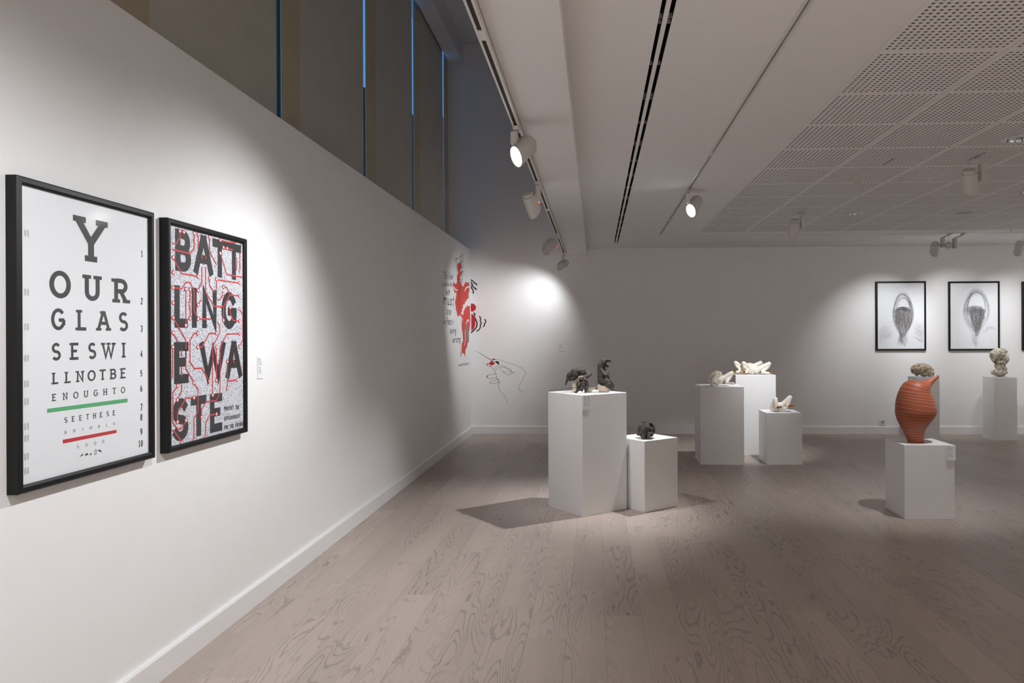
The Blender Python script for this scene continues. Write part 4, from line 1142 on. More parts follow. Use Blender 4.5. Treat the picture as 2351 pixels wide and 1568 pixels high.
class Blob:
    """organic solid from ellipsoids and tapered limbs, merged by a voxel remesh; coordinates in pixels of a photo crop at depth Y"""
    def __init__(s, ox, oy, sc, Y): s.ox, s.oy, s.sc, s.Y = ox, oy, sc, Y; s.bm = bmesh.new(); s.k = Y / FPX / sc

    def p(s, x, y, dy=0.0): return on(s.ox + x / s.sc, s.oy + y / s.sc, 1, s.Y + dy)

    def ell(s, x, y, rx, ry, rd=None, dy=0.0, rot=0.0):
        c = s.p(x, y, dy); rd = rx if rd is None else rd
        mt = Matrix.Translation(c) @ Matrix.Rotation(math.radians(rot), 4, 'Y') @ Matrix.Diagonal((rx * s.k, rd * s.k, ry * s.k, 1))
        bmesh.ops.create_icosphere(s.bm, subdivisions=3, radius=1.0, matrix=mt); return s

    def limb(s, pts):
        """pts: (x, y, r, dy)"""
        for a, b in zip(pts, pts[1:]):
            pa, pb = s.p(a[0], a[1], a[3] if len(a) > 3 else 0), s.p(b[0], b[1], b[3] if len(b) > 3 else 0)
            ra, rb = a[2] * s.k, b[2] * s.k
            n = max(2, int((pb - pa).length / (0.35 * min(ra, rb))) + 1)
            for i in range(n + 1):
                f_ = i / n; r = ra + (rb - ra) * f_
                bmesh.ops.create_icosphere(s.bm, subdivisions=2, radius=r, matrix=Matrix.Translation(pa.lerp(pb, f_)))
        return s

    def build(s, name, material, parent, voxel=0.005, smooth=5, disp=None, floor=None, ridge=0.0):
        me = bpy.data.meshes.new(name); s.bm.to_mesh(me); s.bm.free()
        o = bpy.data.objects.new('tmp', me); col.objects.link(o)
        r = o.modifiers.new('r', 'REMESH'); r.mode = 'VOXEL'; r.voxel_size = voxel
        if smooth:
            q = o.modifiers.new('s', 'SMOOTH'); q.factor = 0.5; q.iterations = smooth
        dg = bpy.context.evaluated_depsgraph_get()
        m2 = bpy.data.meshes.new_from_object(o.evaluated_get(dg)); m2.name = name
        bpy.data.objects.remove(o); bpy.data.meshes.remove(me)
        if disp:
            amp, fr = disp
            ns = [v.normal.copy() for v in m2.vertices]
            for v, n in zip(m2.vertices, ns):
                a = noise.fractal(v.co * fr, 1.0, 2.0, 4)
                b = abs(noise.noise(v.co * fr * 0.6)) if ridge else 0
                v.co += n * (amp * a - ridge * (1 - min(1, b * 6)))
        if floor is not None:
            dz = floor + 0.0006 - min(v.co.z for v in m2.vertices)
            for v in m2.vertices: v.co.z += dz
        for pl in m2.polygons: pl.use_smooth = True
        m2.materials.clear(); m2.materials.append(material)
        ob = link(name, m2)
        if parent is not None: place(ob, parent)
        return ob


def shard(name, B, pts, y0, y1, material, parent, floor=None, jag=0.0):
    """broken ceramic block: outline in crop px extruded in depth with an uneven back"""
    mb = MB(); n = len(pts)
    fr = [B.p(x, y, y0) for x, y in pts]; bk = [B.p(x, y, y1) for x, y in pts]
    cz = sum((p for p in bk), Vector()) / n
    bk = [cz + (p - cz) * random.uniform(.82, .98) for p in bk]
    if floor is not None:
        zm = min(p.z for p in fr)
        for q in (fr, bk):
            for p in q:
                p.z = floor + 0.003 if p.z < zm + 0.02 else p.z
    b0 = len(mb.v); mb.v += [tuple(p) for p in fr] + [tuple(p) for p in bk]
    for t in tessellate_polygon([fr]):
        mb.f.append(tuple(t)); mb.f.append(tuple(n + i for i in reversed(t)))
    for i in range(n):
        j = (i + 1) % n; mb.f.append((i, j, n + j, n + i))
    return mb.build(name, material, parent, bevel=0.003)


# ---- dark animals on the large plinth
zb = PLI['big'][2]; Yb = PLI['big'][1]
E_ = (1240, 770, 9.223)
Ye = Yb - 0.0
el = thing('animal_sculpture', (on(1325, 900, 1, Ye).x, Ye, zb), 'dark clay elephant-like animal draped over a cream stump', 'sculpture', 'dark clay animal sculptures')
B = Blob(*E_, Ye)
B.ell(800, 765, 135, 82, 95, rot=-8).ell(720, 790, 80, 90, 85).ell(860, 790, 85, 65, 80).ell(630, 828, 55, 58, 52).limb([(600, 860, 42), (580, 930, 30), (556, 990, 22), (540, 1050, 17)]).ell(745, 835, 62, 55, 30, dy=-0.055)
B.ell(700, 920, 70, 52, 60).ell(650, 940, 45, 35, 40).limb([(900, 770, 50), (945, 800, 40), (975, 815, 22)]).limb([(930, 740, 30), (905, 695, 12)]).limb([(950, 770, 24), (950, 715, 12), (968, 688, 6)]).limb([(790, 870, 40, -.02), (700, 930, 38, -.03)]).limb([(860, 690, 30), (780, 690, 25)])
B.ell(612, 845, 14, 12, 14, dy=-0.03)
B.build('body', M['clay'], el, .0045, 3, (0.0035, 45))
shard('stump', B, [(668, 940), (700, 900), (860, 850), (905, 860), (880, 960), (800, 1060), (800, 1180), (690, 1188), (680, 1080)], -0.03, 0.09, M['rock'], el, zb)
sq = thing('animal_sculpture', (on(1338, 905, 1, Ye - .1).x, Ye - .1, zb), 'dark clay crouching round-bellied animal with a thin stick', 'sculpture', 'dark clay animal sculptures')
Yq = Ye - 0.09
B = Blob(*E_, Yq)
B.ell(905, 1045, 74, 72, 62).ell(810, 1140, 48, 52, 50).ell(975, 1130, 50, 55, 50).limb([(800, 1150, 36), (775, 1200, 26), (745, 1210, 20, -.02)]).limb([(970, 1140, 36), (960, 1195, 26), (955, 1212, 20, -.02)]).ell(890, 950, 75, 60, 55, dy=.02)
B.limb([(930, 930, 45, .02), (985, 890, 34, .02), (1045, 865, 26, .02), (1075, 855, 18), (1105, 795, 6)]).limb([(830, 950, 24), (790, 1000, 22, -.02), (800, 1060, 20, -.03), (830, 1080, 18, -.03)]).limb([(960, 950, 30), (1000, 1010, 28), (990, 1070, 26), (1060, 1065, 12, .02)]).limb([(860, 900, 20), (840, 925, 16), (940, 960, 14, -.03)]).ell(880, 1165, 36, 34, 40).limb([(900, 905, 16), (975, 960, 14)]).limb([(800, 1010, 16, -.03), (770, 1060, 14, -.03), (790, 1110, 12, -.03)])
B.ell(905, 1050, 20, 16, 16, dy=-.045).ell(925, 1075, 14, 12, 12, dy=-.045)
B.build('body', M['clay'], sq, .004, 3, (0.0025, 50), floor=zb)
MB().tube(on(1240 + 195 / 9.223, 770 + 1174 / 9.223, 1, Ye + .10), on(1240 + 785 / 9.223, 770 + 1098 / 9.223, 1, Yq - .01), .0022, .003, 6).build('stick', M['rod'], sq)
sh = Blob(*E_, Ye - 0.02)
ss = shard('ceramic_shard', sh, [(1012, 1100), (1040, 1092), (1120, 1098), (1197, 1092), (1150, 1130), (1085, 1160), (1045, 1208), (985, 1208), (1000, 1150)], -0.02, 0.03, M['rock'], None, zb)
tag(ss, 'broken cream ceramic shard between the two dark animal sculptures', 'shard')
Yh = Ye + 0.02
hp = thing('animal_sculpture', (on(1388, 900, 1, Yh).x, Yh, zb), 'dark clay hippo-headed animal sitting upright with a long rod on its back', 'sculpture', 'dark clay animal sculptures')
B = Blob(*E_, Yh)
B.ell(1290, 680, 78, 130, 75).ell(1345, 870, 132, 150, 105).ell(1330, 955, 120, 95, 105).ell(1300, 780, 90, 120, 85).ell(1345, 570, 62, 66, 58).limb([(1370, 535, 42), (1440, 528, 38), (1482, 538, 32)]).ell(1470, 520, 26, 22, 34).limb([(1370, 620, 40), (1420, 655, 26), (1445, 665, 20)]).limb([(1312, 530, 20), (1308, 500, 15)]).ell(1385, 500, 14, 10, 40)
B.limb([(1300, 740, 40, -.06), (1345, 810, 34, -.085), (1400, 850, 26, -.09), (1425, 830, 20, -.09)]).limb([(1370, 740, 36, .04), (1420, 790, 30, .02), (1435, 745, 16, 0)]).ell(1385, 740, 32, 40, 36).limb([(1385, 632, 30), (1432, 662, 21), (1452, 655, 15)]).limb([(1400, 980, 75, -.05), (1450, 1050, 62, -.06), (1510, 1110, 36, -.06), (1560, 1155, 18, -.06)]).limb([(1440, 960, 60, .05), (1525, 1030, 42, .05), (1545, 1090, 26, .05), (1530, 1120, 20, .05)])
B.build('body', M['clay'], hp, .0045, 3, (0.003, 42))
shard('rock_seat', B, [(1212, 1050), (1268, 1040), (1285, 1065), (1370, 1068), (1440, 1120), (1475, 1150), (1470, 1195), (1420, 1198), (1240, 1208), (1222, 1150)], -0.05, 0.06, M['rock'], hp, zb)
MB().tube(on(1240 + 1310 / 9.223, 770 + 590 / 9.223, 1, Yh - .03), on(1240 + 1098 / 9.223, 770 + 115 / 9.223, 1, Yh - .03), .0026, .0018, 6).build('rod', M['rod'], hp)

# ---- curled animal on the low plinth
zs = PLI['small'][2]; Ys = PLI['small'][1] - 0.07
cu = thing('animal_sculpture', (on(1483, 1008, 1, Ys).x, Ys, zs), 'dark clay curled-up animal on the low angled plinth', 'sculpture', 'dark clay animal sculptures')
B = Blob(1420, 950, 6.533, Ys)
B.ell(415, 285, 118, 112, 120).ell(415, 330, 120, 62, 125)
B.ell(318, 262, 34, 78, 70, rot=14).ell(515, 262, 34, 78, 70, rot=-14)
B.ell(362, 345, 56, 44, 62, dy=-.062).ell(472, 345, 56, 44, 62, dy=-.062)
B.limb([(385, 372, 26, -.10), (392, 392, 18, -.115)]).limb([(448, 370, 26, -.10), (450, 388, 18, -.115)]).limb([(418, 178, 22, .0), (414, 148, 12, .0)]).limb([(415, 185, 12, -.075), (424, 250, 11, -.108), (424, 310, 10, -.118)])
B.limb([(310, 345, 20), (280, 350, 12)]).limb([(300, 330, 14), (268, 335, 7)]).limb([(380, 172, 14, -.03), (352, 156, 7, -.03)]).limb([(470, 178, 16, -.03), (512, 196, 12, -.03)])
for kx in (345, 372, 398, 450, 478, 502):
    B.limb([(kx, 225 + abs(kx - 420) * .35, 10, -.085 + abs(kx - 420) * .0004), (kx + (kx - 420) * .08, 300, 9, -.108 + abs(kx - 420) * .0004)])
B.build('body', M['clay'], cu, .0038, 3, (0.0035, 34), floor=zs, ridge=.0016)

# ---- cream figures
C_ = (1600, 810, 11.755)
zA = PLI['A'][2]; YA = PLI['A'][1] - 0.06
fg = thing('ceramic_figure', (on(1655, 885, 1, YA).x, YA, zA), 'cream ceramic headless figure with a spiny back and bent leg', 'sculpture', 'cream ceramic figures')
B = Blob(*C_, YA)
B.ell(600, 760, 130, 115, 100).limb([(525, 590, 68, -.02), (500, 680, 72, -.02), (450, 790, 80, -.02), (400, 850, 62, 0)]).ell(560, 640, 60, 40, 40, dy=-.03).limb([(470, 830, 48, -.08), (545, 850, 46, -.10), (560, 865, 38, -.11)]).limb([(660, 740, 80), (780, 670, 72, .01), (930, 575, 64, .01)]).limb([(935, 590, 58, .01), (880, 690, 52, 0), (800, 800, 50, -.03), (790, 830, 40, -.04)]).limb([(790, 830, 34, -.04), (900, 845, 30, -.07), (975, 845, 34, -.09), (1015, 860, 22, -.10)]).ell(430, 780, 90, 85, 80).ell(550, 560, 80, 50, 70, dy=.03).ell(620, 620, 60, 60, 60, dy=.03)
B.build('body', M['cream'], fg, .0045, 6, floor=zA)
sp = MB(); rnd = random.Random(5)
path = [(320, 790), (330, 700), (390, 620), (460, 560), (540, 530), (620, 560), (660, 620)]
for k in range(150):
    f_ = rnd.random() * (len(path) - 1); i = int(f_); q = f_ - i
    x, y = path[i][0] + (path[i + 1][0] - path[i][0]) * q, path[i][1] + (path[i + 1][1] - path[i][1]) * q
    dx, dy_ = x - 520, y - 760; l = math.hypot(dx, dy_); L_ = rnd.uniform(35, 62)
    dep = rnd.uniform(-.045, .06)
    a = B.p(x - dx / l * 20, y - dy_ / l * 20, dep); b = B.p(x + dx / l * L_ + rnd.uniform(-14, 14), y + dy_ / l * L_ + rnd.uniform(-14, 14), dep + rnd.uniform(-.02, .02))
    sp.tube(a, b, .0042, .0008, 5)
so_ = sp.build('spines', M['cream'], fg); so_['kind'] = 'stuff'
zT = PLI['tall'][2]; YT = PLI['tall'][1] - 0.08
def fig_part(): return Blob(*C_, YT)
tf = thing('ceramic_figure', (on(1735, 858, 1, YT).x, YT, zT), 'cream ceramic entwined headless figures with gold feet on the tallest plinth', 'sculpture', 'cream ceramic figures')
B = fig_part()
B.ell(1500, 430, 140, 148, 120).ell(1420, 470, 70, 95, 90).limb([(1600, 470, 92, -.03), (1780, 380, 72, -.04), (1945, 300, 64, -.04)]).limb([(1945, 310, 60, -.04), (1900, 400, 50, -.05), (1800, 480, 46, -.06), (1770, 520, 42, -.07)]).limb([(1770, 525, 40, -.07), (1880, 540, 34, -.09), (1965, 540, 30, -.10)]).limb([(1560, 360, 80, .05), (1640, 310, 66, .05), (1715, 270, 60, .05), (1740, 320, 45, .06)])
B.limb([(1260, 285, 62, -.03), (1330, 330, 56, -.02), (1420, 400, 60, 0)]).limb([(1255, 300, 52, -.03), (1280, 390, 50, -.03), (1310, 420, 46, -.02)]).ell(1330, 460, 70, 90, 70).ell(1420, 320, 90, 55, 60, dy=.05).limb([(1045, 270, 60, .03), (1130, 330, 58, .03), (1230, 420, 56, .03)]).limb([(1040, 290, 52, .03), (1080, 370, 46, .02), (1150, 430, 40, 0), (1150, 500, 36, -.02)]).limb([(1150, 505, 34, -.02), (1080, 510, 32, -.04), (1030, 500, 28, -.05)]).limb([(1340, 500, 45, -.06), (1320, 525, 36, -.08), (1290, 525, 30, -.09)]).ell(1230, 460, 50, 75, 50, dy=.03)
B.build('body', M['cream'], tf, .0045, 5, floor=zT)
for lst in ([(1035, 500, 30, -.05), (985, 505, 28, -.06), (950, 505, 12, -.07)], [(1285, 525, 32, -.09), (1235, 525, 34, -.10), (1180, 545, 18, -.11)], [(1968, 535, 28, -.10), (2010, 540, 24, -.11), (2045, 555, 9, -.12)]):
    q = fig_part(); q.limb(lst); q.build('gold_foot', M['gold'], tf, .003, 2)
zM = PLI['mid'][2]; YM = PLI['mid'][1] - 0.03
L_ = (1740, 890, 19.59)
lf = thing('ceramic_figure', (on(1794, 940, 1, YM).x, YM, zM), 'cream ceramic raised knees with small gold feet on the low plinth', 'sculpture', 'cream ceramic figures')
B = Blob(*L_, YM)
B.ell(980, 820, 230, 210, 180).limb([(790, 490, 112, -.02), (720, 700, 118, 0), (650, 890, 125, .02)]).limb([(800, 520, 92, -.03), (830, 720, 88, -.05), (850, 900, 85, -.06), (880, 960, 70, -.07)]).limb([(1050, 800, 160), (1240, 620, 125), (1440, 420, 122, 0)]).limb([(1450, 440, 95, -.01), (1390, 640, 84, -.03), (1330, 830, 72, -.05)]).ell(1330, 850, 75, 75, 60, dy=-.05).limb([(1200, 920, 80, -.03), (1330, 880, 60, -.05)]).ell(820, 940, 180, 90, 140)
B.build('body', M['cream'], lf, .004, 5, floor=zM)
for lst in ([(880, 890, 52, -.085), (970, 885, 50, -.10), (1040, 870, 38, -.11)], [(1395, 850, 50, -.065), (1490, 835, 46, -.075), (1580, 825, 36, -.085)]):
    q = Blob(*L_, YM); q.limb(lst); q.build('gold_foot', M['gold'], lf, .0025, 2)

# ---- stones
Q_ = (2070, 790, 8.367)
z1 = PLI['s1'][2]; Y1 = PLI['s1'][1]
B = Blob(*Q_, Y1)
B.ell(330, 480, 150, 105, 130).ell(440, 500, 160, 110, 130).ell(540, 560, 80, 60, 95).ell(260, 500, 80, 85, 90).ell(430, 410, 90, 45, 80).limb([(480, 440, 40, -.05), (540, 430, 22, -.05)]).ell(290, 585, 40, 28, 60).ell(430, 588, 40, 28, 60).ell(580, 590, 40, 25, 50)
s1 = B.build('stone_sculpture', M['stone1'], None, .0055, 1, (0.015, 16), floor=z1, ridge=.010)
tag(s1, 'low ochre weathered stone lying on the plinth behind the vase', 'sculpture', 'weathered stone sculptures')
z2 = PLI['s2'][2]; Y2 = PLI['s2'][1]
B = Blob(*Q_, Y2)
B.ell(1850, 210, 140, 130, 130).ell(1930, 280, 115, 110, 120).ell(1800, 170, 85, 75, 100).ell(1930, 140, 90, 60, 100).ell(1900, 350, 120, 60, 110).limb([(1890, 380, 100), (1900, 470, 100)]).ell(1870, 545, 145, 75, 120).ell(1960, 480, 70, 45, 80).limb([(1960, 200, 40, -.05), (2025, 215, 30, -.06)]).ell(1790, 300, 60, 50, 70)
s2 = B.build('stone_sculpture', M['stone2'], None, .0055, 1, (0.014, 16), floor=z2, ridge=.011)
tag(s2, 'upright pale eroded stone bust on the far right plinth', 'sculpture', 'weathered stone sculptures')

# ---- terracotta vase
zv = PLI['vase'][2]; YV = PLI['vase'][1] - 0.02
V_ = (2000, 780, 3.733)
va = thing('vase', (on(2103, 1016, 1, YV).x, YV, zv), 'tall terracotta bird-like vase with pale rings and a side spout', 'vase')
key = [(386, 884, 68, 0), (379, 860, 67, 0), (373, 835, 73, 0), (366, 790, 86, 0), (364, 760, 99, 0), (370, 705, 131, 0), (379, 650, 156, 0), (382, 610, 161, 0), (378, 550, 154, 0), (373, 500, 140, 0)]
for (ax_, ay_), (bx_, by_) in (((245, 460), (497, 457)), ((268, 411), (496, 436)), ((300, 372), (499, 424)), ((345, 353), (503, 415)), ((390, 356), (509, 407)), ((428, 361), (516, 399)), ((465, 354), (525, 388)), ((500, 342), (538, 373)), ((535, 328), (553, 357)), ((560, 316), (568, 340)), ((572, 309), (581, 325))):
    key.append(((ax_ + bx_) / 2, (ay_ + by_) / 2, math.hypot(bx_ - ax_, by_ - ay_) / 2, math.degrees(math.atan2(by_ - ay_, bx_ - ax_))))
kv = YV / FPX / V_[2]
def vase_ring(t):
    """t in key index units (catmull-rom)"""
    i = max(0, min(len(key) - 2, int(t))); f_ = t - i
    P = [key[max(0, min(len(key) - 1, i + d))] for d in (-1, 0, 1, 2)]
    r = []
    for k in range(4):
        a, b, c, d = P[0][k], P[1][k], P[2][k], P[3][k]
        r.append(.5 * (2 * b + (c - a) * f_ + (2 * a - 5 * b + 4 * c - d) * f_ ** 2 + (3 * b - a - 3 * c + d) * f_ ** 3))
    return r
def vase_pt(t, th, grow=0.0):
    x, y, r, tl = vase_ring(t); c = on(V_[0] + x / V_[2], V_[1] + y / V_[2], 1, YV)
    a = math.radians(tl); ux = Vector((math.cos(a), 0, -math.sin(a)))
    rr = r * kv + grow
    return c + ux * (rr * math.cos(th)) + Vector((0, 1, 0)) * (rr * math.sin(th))
NS = 56; rg = []
nk = (len(key) - 1) * 4
for k in range(nk + 1):
    t = (len(key) - 1) * k / nk - (1e-6 if k == nk else 0)
    rg.append([vase_pt(t, 2 * math.pi * i / NS) for i in range(NS)])
dz = zv + 0.0006 - min(p.z for p in rg[0])
for r in rg:
    for p in r: p.z += dz
vb = MB().rings(rg).build('body', M['terra'], va, smooth=True)
sm_ = MB()
ts = [1.1, 1.75, 2.3, 2.75, 3.2, 3.65, 4.1, 4.45, 4.75, 5.1, 5.5, 6.0, 6.6, 7.2, 7.8, 8.35, 8.85, 9.4, 10.0, 10.7, 11.6, 12.6, 13.6, 14.5, 15.3, 16.0, 16.6, 17.2, 17.8, 18.4]
for t in ts:
    sl = max(0.0, min(.42, (t - 4) * .11)) if t < 12 else .25
    n = 64; rr = []
    for i in range(n):
        th = 2 * math.pi * i / n; tt = max(.05, min(len(key) - 1.05, t - sl * math.cos(th)))
        dth = .010 if t < 12 else .008
        hgt_ = 0.065 if t < 4 else (0.034 if t < 10 else .06)
        rr.append((vase_pt(tt - hgt_ / 2, th, .0008) + Vector((0, 0, dz)), vase_pt(tt + hgt_ / 2, th, .0008) + Vector((0, 0, dz))))
    b0 = len(sm_.v)
    for a, b in rr: sm_.v += [tuple(a), tuple(b)]
    for i in range(n):
        j = (i + 1) % n; sm_.f.append((b0 + 2 * i, b0 + 2 * j, b0 + 2 * j + 1, b0 + 2 * i + 1))
sm_.build('pale_rings', M['stripe'], va)

# ------------------------------------------------------------------ track spotlights
def spotlight(label, mount, boxc, front, back, aim, power, size=58, blend=1.0, led=False, r=0.056, color=None, lens_on=True, box_h=0.13, longside=None):
    """mount: point on ceiling/track; boxc: driver box centre; front/back: barrel end points; aim: lit target"""
    mount, boxc, front, back, aim = map(Vector, (mount, boxc, front, back, aim))
    t_ = thing('track_spotlight', mount, label, 'spotlight', 'white track spotlights')
    MB().box(mount.x - .016, mount.x + .016, mount.y - .045, mount.y + .045, mount.z - .022, mount.z - 0.0005).build('track_adapter', M['lamp'], t_, bevel=.003)
    MB().tube((mount.x, mount.y, mount.z - .02), (boxc.x, boxc.y, boxc.z + box_h / 2), .012).build('stem', M['lamp'], t_, smooth=True)
    MB().box(boxc.x - .019, boxc.x + .019, boxc.y - .03, boxc.y + .03, boxc.z - box_h / 2, boxc.z + box_h / 2).build('driver_box', M['lamp'], t_, bevel=.004)
    ax = (front - back).normalized(); ctr = (front + back) / 2
    hz = -(aim - front); hz.z = 0
    upv = Vector(longside) if longside is not None else hz.normalized()      # the visor is longer on the side away from the target
    upv = (upv - ax * upv.dot(ax)).normalized()
    side = ax.cross(upv).normalized()
    NN = 28
    def ring(c, rad, cut=0.0):
        return [c + side * (rad * math.cos(a)) + upv * (rad * math.sin(a)) + ax * (cut * (math.sin(a) + 1)) for a in [2 * math.pi * i / NN for i in range(NN)]]
    L = (front - back).length; cut = r * .6
    f0 = front - ax * cut
    brl = MB().rings([ring(back, r * .93), ring(back + ax * .006, r), ring(f0, r, cut), ring(f0, r * .93, cut), ring(back + ax * (L * .45), r * .86)], cap=True).build('barrel', M['lamp'], t_, smooth=True)
    MB().rings([ring(back - ax * .028, r * .62), ring(back - ax * .024, r * .74), ring(back, r * .76)]).build('rear_cap', M['lamp'], brl, smooth=True)
    lens_c = front - ax * (cut * 0.55)
    cutl = cut * .72
    MB().rings([ring(f0 - ax * .012, r * .88, cutl), ring(f0 - ax * .010, r * .88, cutl)]).build('lens', M['lens'] if lens_on else M['grille'], brl)
    piv = boxc + (ctr - boxc) * .5; d = (ctr - boxc)
    MB().tube(boxc, ctr - d.normalized() * (r * .8) if d.length > r else ctr, .011).build('pivot', M['lamp'], t_, smooth=True)
    if led:
        ico_ = bmesh.new(); bmesh.ops.create_icosphere(ico_, subdivisions=1, radius=.006, matrix=Matrix.Translation(boxc + Vector((.008, -.03, -box_h / 2 - .004))))
        me = bpy.data.meshes.new('indicator'); ico_.to_mesh(me); ico_.free(); o = link('indicator_light', me, M['led']); place(o, t_)
    ld = bpy.data.lights.new('beam', 'SPOT'); ld.energy = power * SPOT; ld.spot_size = math.radians(size); ld.spot_blend = blend; ld.shadow_soft_size = 0.022
    ld.color = color or LAMPCOL
    lo = bpy.data.objects.new('beam', ld); col.objects.link(lo)
    pos = front + ax * (cut + .012)
    dirv = (aim - pos).normalized()
    lo.matrix_world = Matrix.Translation(pos) @ dirv.to_track_quat('-Z', 'Y').to_matrix().to_4x4()
    mw = lo.matrix_world.copy(); lo.parent = t_; lo.matrix_parent_inverse = parent_matrix(t_).inverted()
    lo.matrix_basis = mw
    return t_


def at(px, py, Y): return on(px, py, 1, Y)


ZT1 = ZBK - 0.034
def tr1(px, py):
    p = on(px, py, 2, ZT1); return Vector((XT1, p.y, ZT1))
# lamps on the bulkhead track
m1 = tr1(1187, 292); Y = m1.y
spotlight('white spotlight nearest the camera with bright lens turned to the posters', m1, at(1181, 318, Y), at(1185, 360, Y - .05), at(1213, 331, Y + .05), (XW, 3.6, 0.6), 135, 118, led=False, box_h=.07)
m2 = tr1(1232.5, 418); Y = m2.y
spotlight('second spotlight on the bulkhead track, body turned away with red indicator', m2, at(1236, 446, Y), at(1228, 486, Y + .06), at(1214, 449, Y - .03), (-0.0, 6.2, 0.85), 75, 62, led=True)
m3 = tr1(1274.5, 536); Y = m3.y
spotlight('third spotlight on the bulkhead track aimed into the mural corner', m3, at(1278, 553, Y), at(1254, 574, Y + .05), at(1267, 556, Y - .04), (XW, 10.5, 1.45), 90, 66, led=True)
m4 = tr1(1292.5, 580.5); Y = m4.y
spotlight('last spotlight on the bulkhead track in front of the back wall', m4, at(1293, 593, Y), at(1284.5, 612, Y + .03), at(1299, 603, Y - .02), (-1.3, YB, 1.45), 32, 120, box_h=.06)
# lamp on the recessed track
m5 = on(1586.5, 437, 2, ZC); m5 = Vector(((T0 + T1) / 2, m5.y, ZC)); Y = m5.y
spotlight('spotlight with bright lens on the recessed track lighting the dark sculptures', m5, at(1579, 456, Y - .1), at(1586, 484, Y - .12), at(1601, 461, Y), (-0.05, 6.15, 0.8), 195, 70, box_h=.09)
# lamps in the tile field
m6 = on(1842, 486, 2, ZC); Y = m6.y
spotlight('spotlight hanging from the perforated tiles above the cream figures', m6, at(1842, 511, Y), at(1820, 540, Y + .02), at(1824, 510, Y - .03), (1.85, 9.0, 0.75), 170, 50)
m10 = on(2249, 358, 2, ZC); Y = m10.y
spotlight('large spotlight hanging from the perforated tiles above the terracotta vase', m10, at(2255, 396, Y), at(2226, 436, Y + .03), at(2225, 398, Y - .02), (2.64, 6.3, 0.85), 80, 66)
m7 = Vector((on(2160, 541.5, 2, ZC).x, YT3, ZC)); Y = YT3
spotlight('left spotlight of the close pair near the framed drawings', m7, at(2164, 557, Y), at(2144.5, 581, Y + .04), at(2147.5, 561, Y - .03), (4.2, YB, 1.35), 62, 78)
m8 = Vector((on(2188.5, 541.5, 2, ZC).x, YT3, ZC))
spotlight('right spotlight of the close pair with barrel facing the wall', m8, at(2192, 559, Y), at(2177.5, 567, Y + .10), at(2178.5, 563, Y - .05), (5.35, YB, 1.3), 62, 78, r=.044)
m9 = Vector((on(2348, 541.5, 2, ZC).x, YT3, ZC))
spotlight('spotlight cut off by the right edge of the photo', m9, at(2356, 556, Y), at(2337, 579, Y + .04), at(2342, 559, Y - .03), (6.3, YB, 1.3), 62, 78)
# out-of-view spots: poster and back wall lamps, the rest added for bounce fill
def plain_spot(lab, x, y, z, aim, power, size):
    a = Vector(aim); c = Vector((x, y, z - .16)); d = (a - c).normalized()
    spotlight(lab, (x, y, z), (x + .08, y, z - .11), c + d * .08, c - d * .08, a, power, size)
plain_spot('spotlight on the bulkhead track beside the camera lighting the eye chart', XT1, 1.55, ZT1, (XW, 2.2, 0.85), 74, 108)
plain_spot('added unseen spotlight on the bulkhead track behind the camera', XT1, -0.6, ZT1, (XW, 0.2, 1.3), 120, 88)  # added out of view for bounce light
FILL = 6.7  # gain of the added fill spots that lift the ambient light
for x, y, aim, pw, lab in ((7.6, YT3, (7.6, YB, 1.3), 70 / FILL, 'spotlight beyond the right edge aimed at the back wall'),
                           (0.6, -1.2, (0.2, YF, 1.1), 45, 'added unseen fill spotlight behind the camera on the left aimed at the rear wall'), (4.0, -1.5, (4.2, YF, 1.1), 40, 'added unseen fill spotlight behind the camera aimed at the rear wall'), (7.6, 8.0, (XR, 8.6, 1.2), 40, 'added unseen fill spotlight near the far right corner aimed at the side wall'),
                           (0.4, -0.6, (0.4, -0.7, 0), 150, 'added unseen fill spotlight behind the camera pointing straight down'), (4.0, -0.6, (4.0, -0.7, 0), 140, 'added unseen fill spotlight behind on the right pointing straight down'), (6.6, 1.6, (6.6, 1.6, 0), 80, 'added unseen fill spotlight right of the picture pointing straight down'), (7.6, 5.4, (7.6, 5.4, 0), 90, 'added unseen fill spotlight far right pointing straight down')):
    plain_spot(lab, x, y, ZC, aim, pw * FILL, 84)

# ------------------------------------------------------------------ small ceiling fittings
def fitting(name, px, py, label, cat, group=None):
    p = on(px, py, 2, ZC); return thing(name, (p.x, p.y, ZC), label, cat, group), p
def dring(p, prof, n=32): return [[(p.x + r * math.cos(2 * math.pi * i / n), p.y + r * math.sin(2 * math.pi * i / n), ZC + z) for i in range(n)] for r, z in prof]
for p, lab in zip(DOWN, ('recessed round chrome downlight nearest, cut by the right edge', 'recessed round chrome downlight beyond the smoke detector', 'recessed round downlight mostly cut off at the right edge')):
    # sit in the middle of the clear part of the tile
    ti, tj = math.floor((p.x - TX) / TP), math.floor((TY - p.y) / TP)
    lo_x, lo_y = TX + ti * TP, TY - (tj + 1) * TP
    t_ = thing('downlight', (p.x, p.y, ZC), lab, 'downlight', 'recessed chrome downlights')
    MB().rings(dring(p, ((.086, .002), (.084, -.006), (.092, -.010), (.103, -.006), (.104, -.0004))), cap=False).build('trim_ring', M['white'], t_, smooth=True)
    rf = MB(); n = 36
    rr = [[(p.x + r * (1.0 if k % 2 else .95) * math.cos(2 * math.pi * k / n), p.y + r * (1.0 if k % 2 else .95) * math.sin(2 * math.pi * k / n), ZC + z) for k in range(n)] for r, z in ((.0855, -.001), (.080, .03), (.066, .065), (.045, .085))]
    rf.rings(rr, cap=False); rf.build('reflector', M['chrome'], t_)
    MB().rings(dring(p, ((.046, .084), (.046, .094)))).build('lamp_bulb', M['white'], t_)
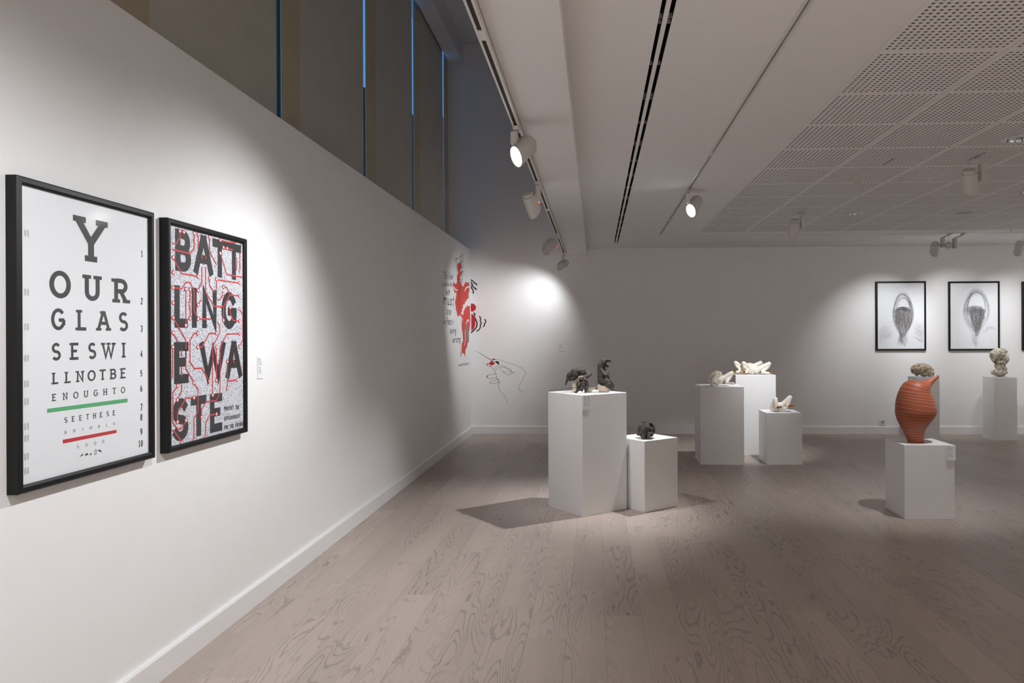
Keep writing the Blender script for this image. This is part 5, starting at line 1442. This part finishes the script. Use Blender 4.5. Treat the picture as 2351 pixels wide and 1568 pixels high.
t_, p = fitting('smoke_detector', 1968, 408, 'cream round smoke detector on the perforated tiles', 'smoke detector')
MB().rings(dring(p, ((.055, -.0005), (.055, -.018), (.048, -.028), (.034, -.030)))).build('base', M['yellowed'], t_, smooth=True)
MB().rings(dring(p, ((.033, -.0305), (.034, -.048), (.028, -.055)))).build('sensor_head', M['yellowed'], t_, smooth=True)
t_, p = fitting('ceiling_speaker', 2213.5, 489, 'flat round grey loudspeaker grille in the perforated ceiling', 'speaker')
MB().rings(dring(p, ((.088, -.0005), (.088, -.003), (.080, -.005)))).build('grille', M['grille'], t_, smooth=True)
for px, py, lab in ((2137, 407, 'small sprinkler head left of the large hanging spotlight'), (1882, 527, 'small sprinkler head right of the spotlight above the cream figures'), (2322, 524, 'small sprinkler head near the back wall at the right')):
    t_, p = fitting('sprinkler', px, py, lab, 'sprinkler', 'sprinkler heads')
    MB().rings(dring(p, ((.036, -.0005), (.034, -.005), (.012, -.007)), 20)).build('escutcheon', M['white'], t_, smooth=True)
    MB().rings(dring(p, ((.007, -.0075), (.007, -.035)), 10)).build('stem', M['white'], t_)
    MB().rings(dring(p, ((.017, -.0355), (.017, -.0375)), 14)).build('deflector', M['white'], t_)
for px0, py0, px1, py1, lab in ((2025, 379, 2050.5, 364.5, 'short empty track slot in the perforated tiles'), (2221, 369, 2262, 349, 'short track slot holding the large hanging spotlight'), (1830, 492, 1846, 484, 'short track slot holding the spotlight above the cream figures')):
    a, b = on(px0, py0, 2, ZC), on(px1, py1, 2, ZC); xm = (a.x + b.x) / 2
    t_ = thing('track_slot', (xm, (a.y + b.y) / 2, ZC), lab, 'light track', 'short track slots')
    MB().box(xm - .006, xm + .006, a.y, b.y, ZC - .0012, ZC - .0003).build('slot', M['slotdark'], t_)
    MB().box(xm - .013, xm - .006, a.y, b.y, ZC - .002, ZC - .0003).build('edge_strip', M['white'], t_)
    MB().box(xm + .006, xm + .013, a.y, b.y, ZC - .002, ZC - .0003).build('edge_strip', M['white'], t_)
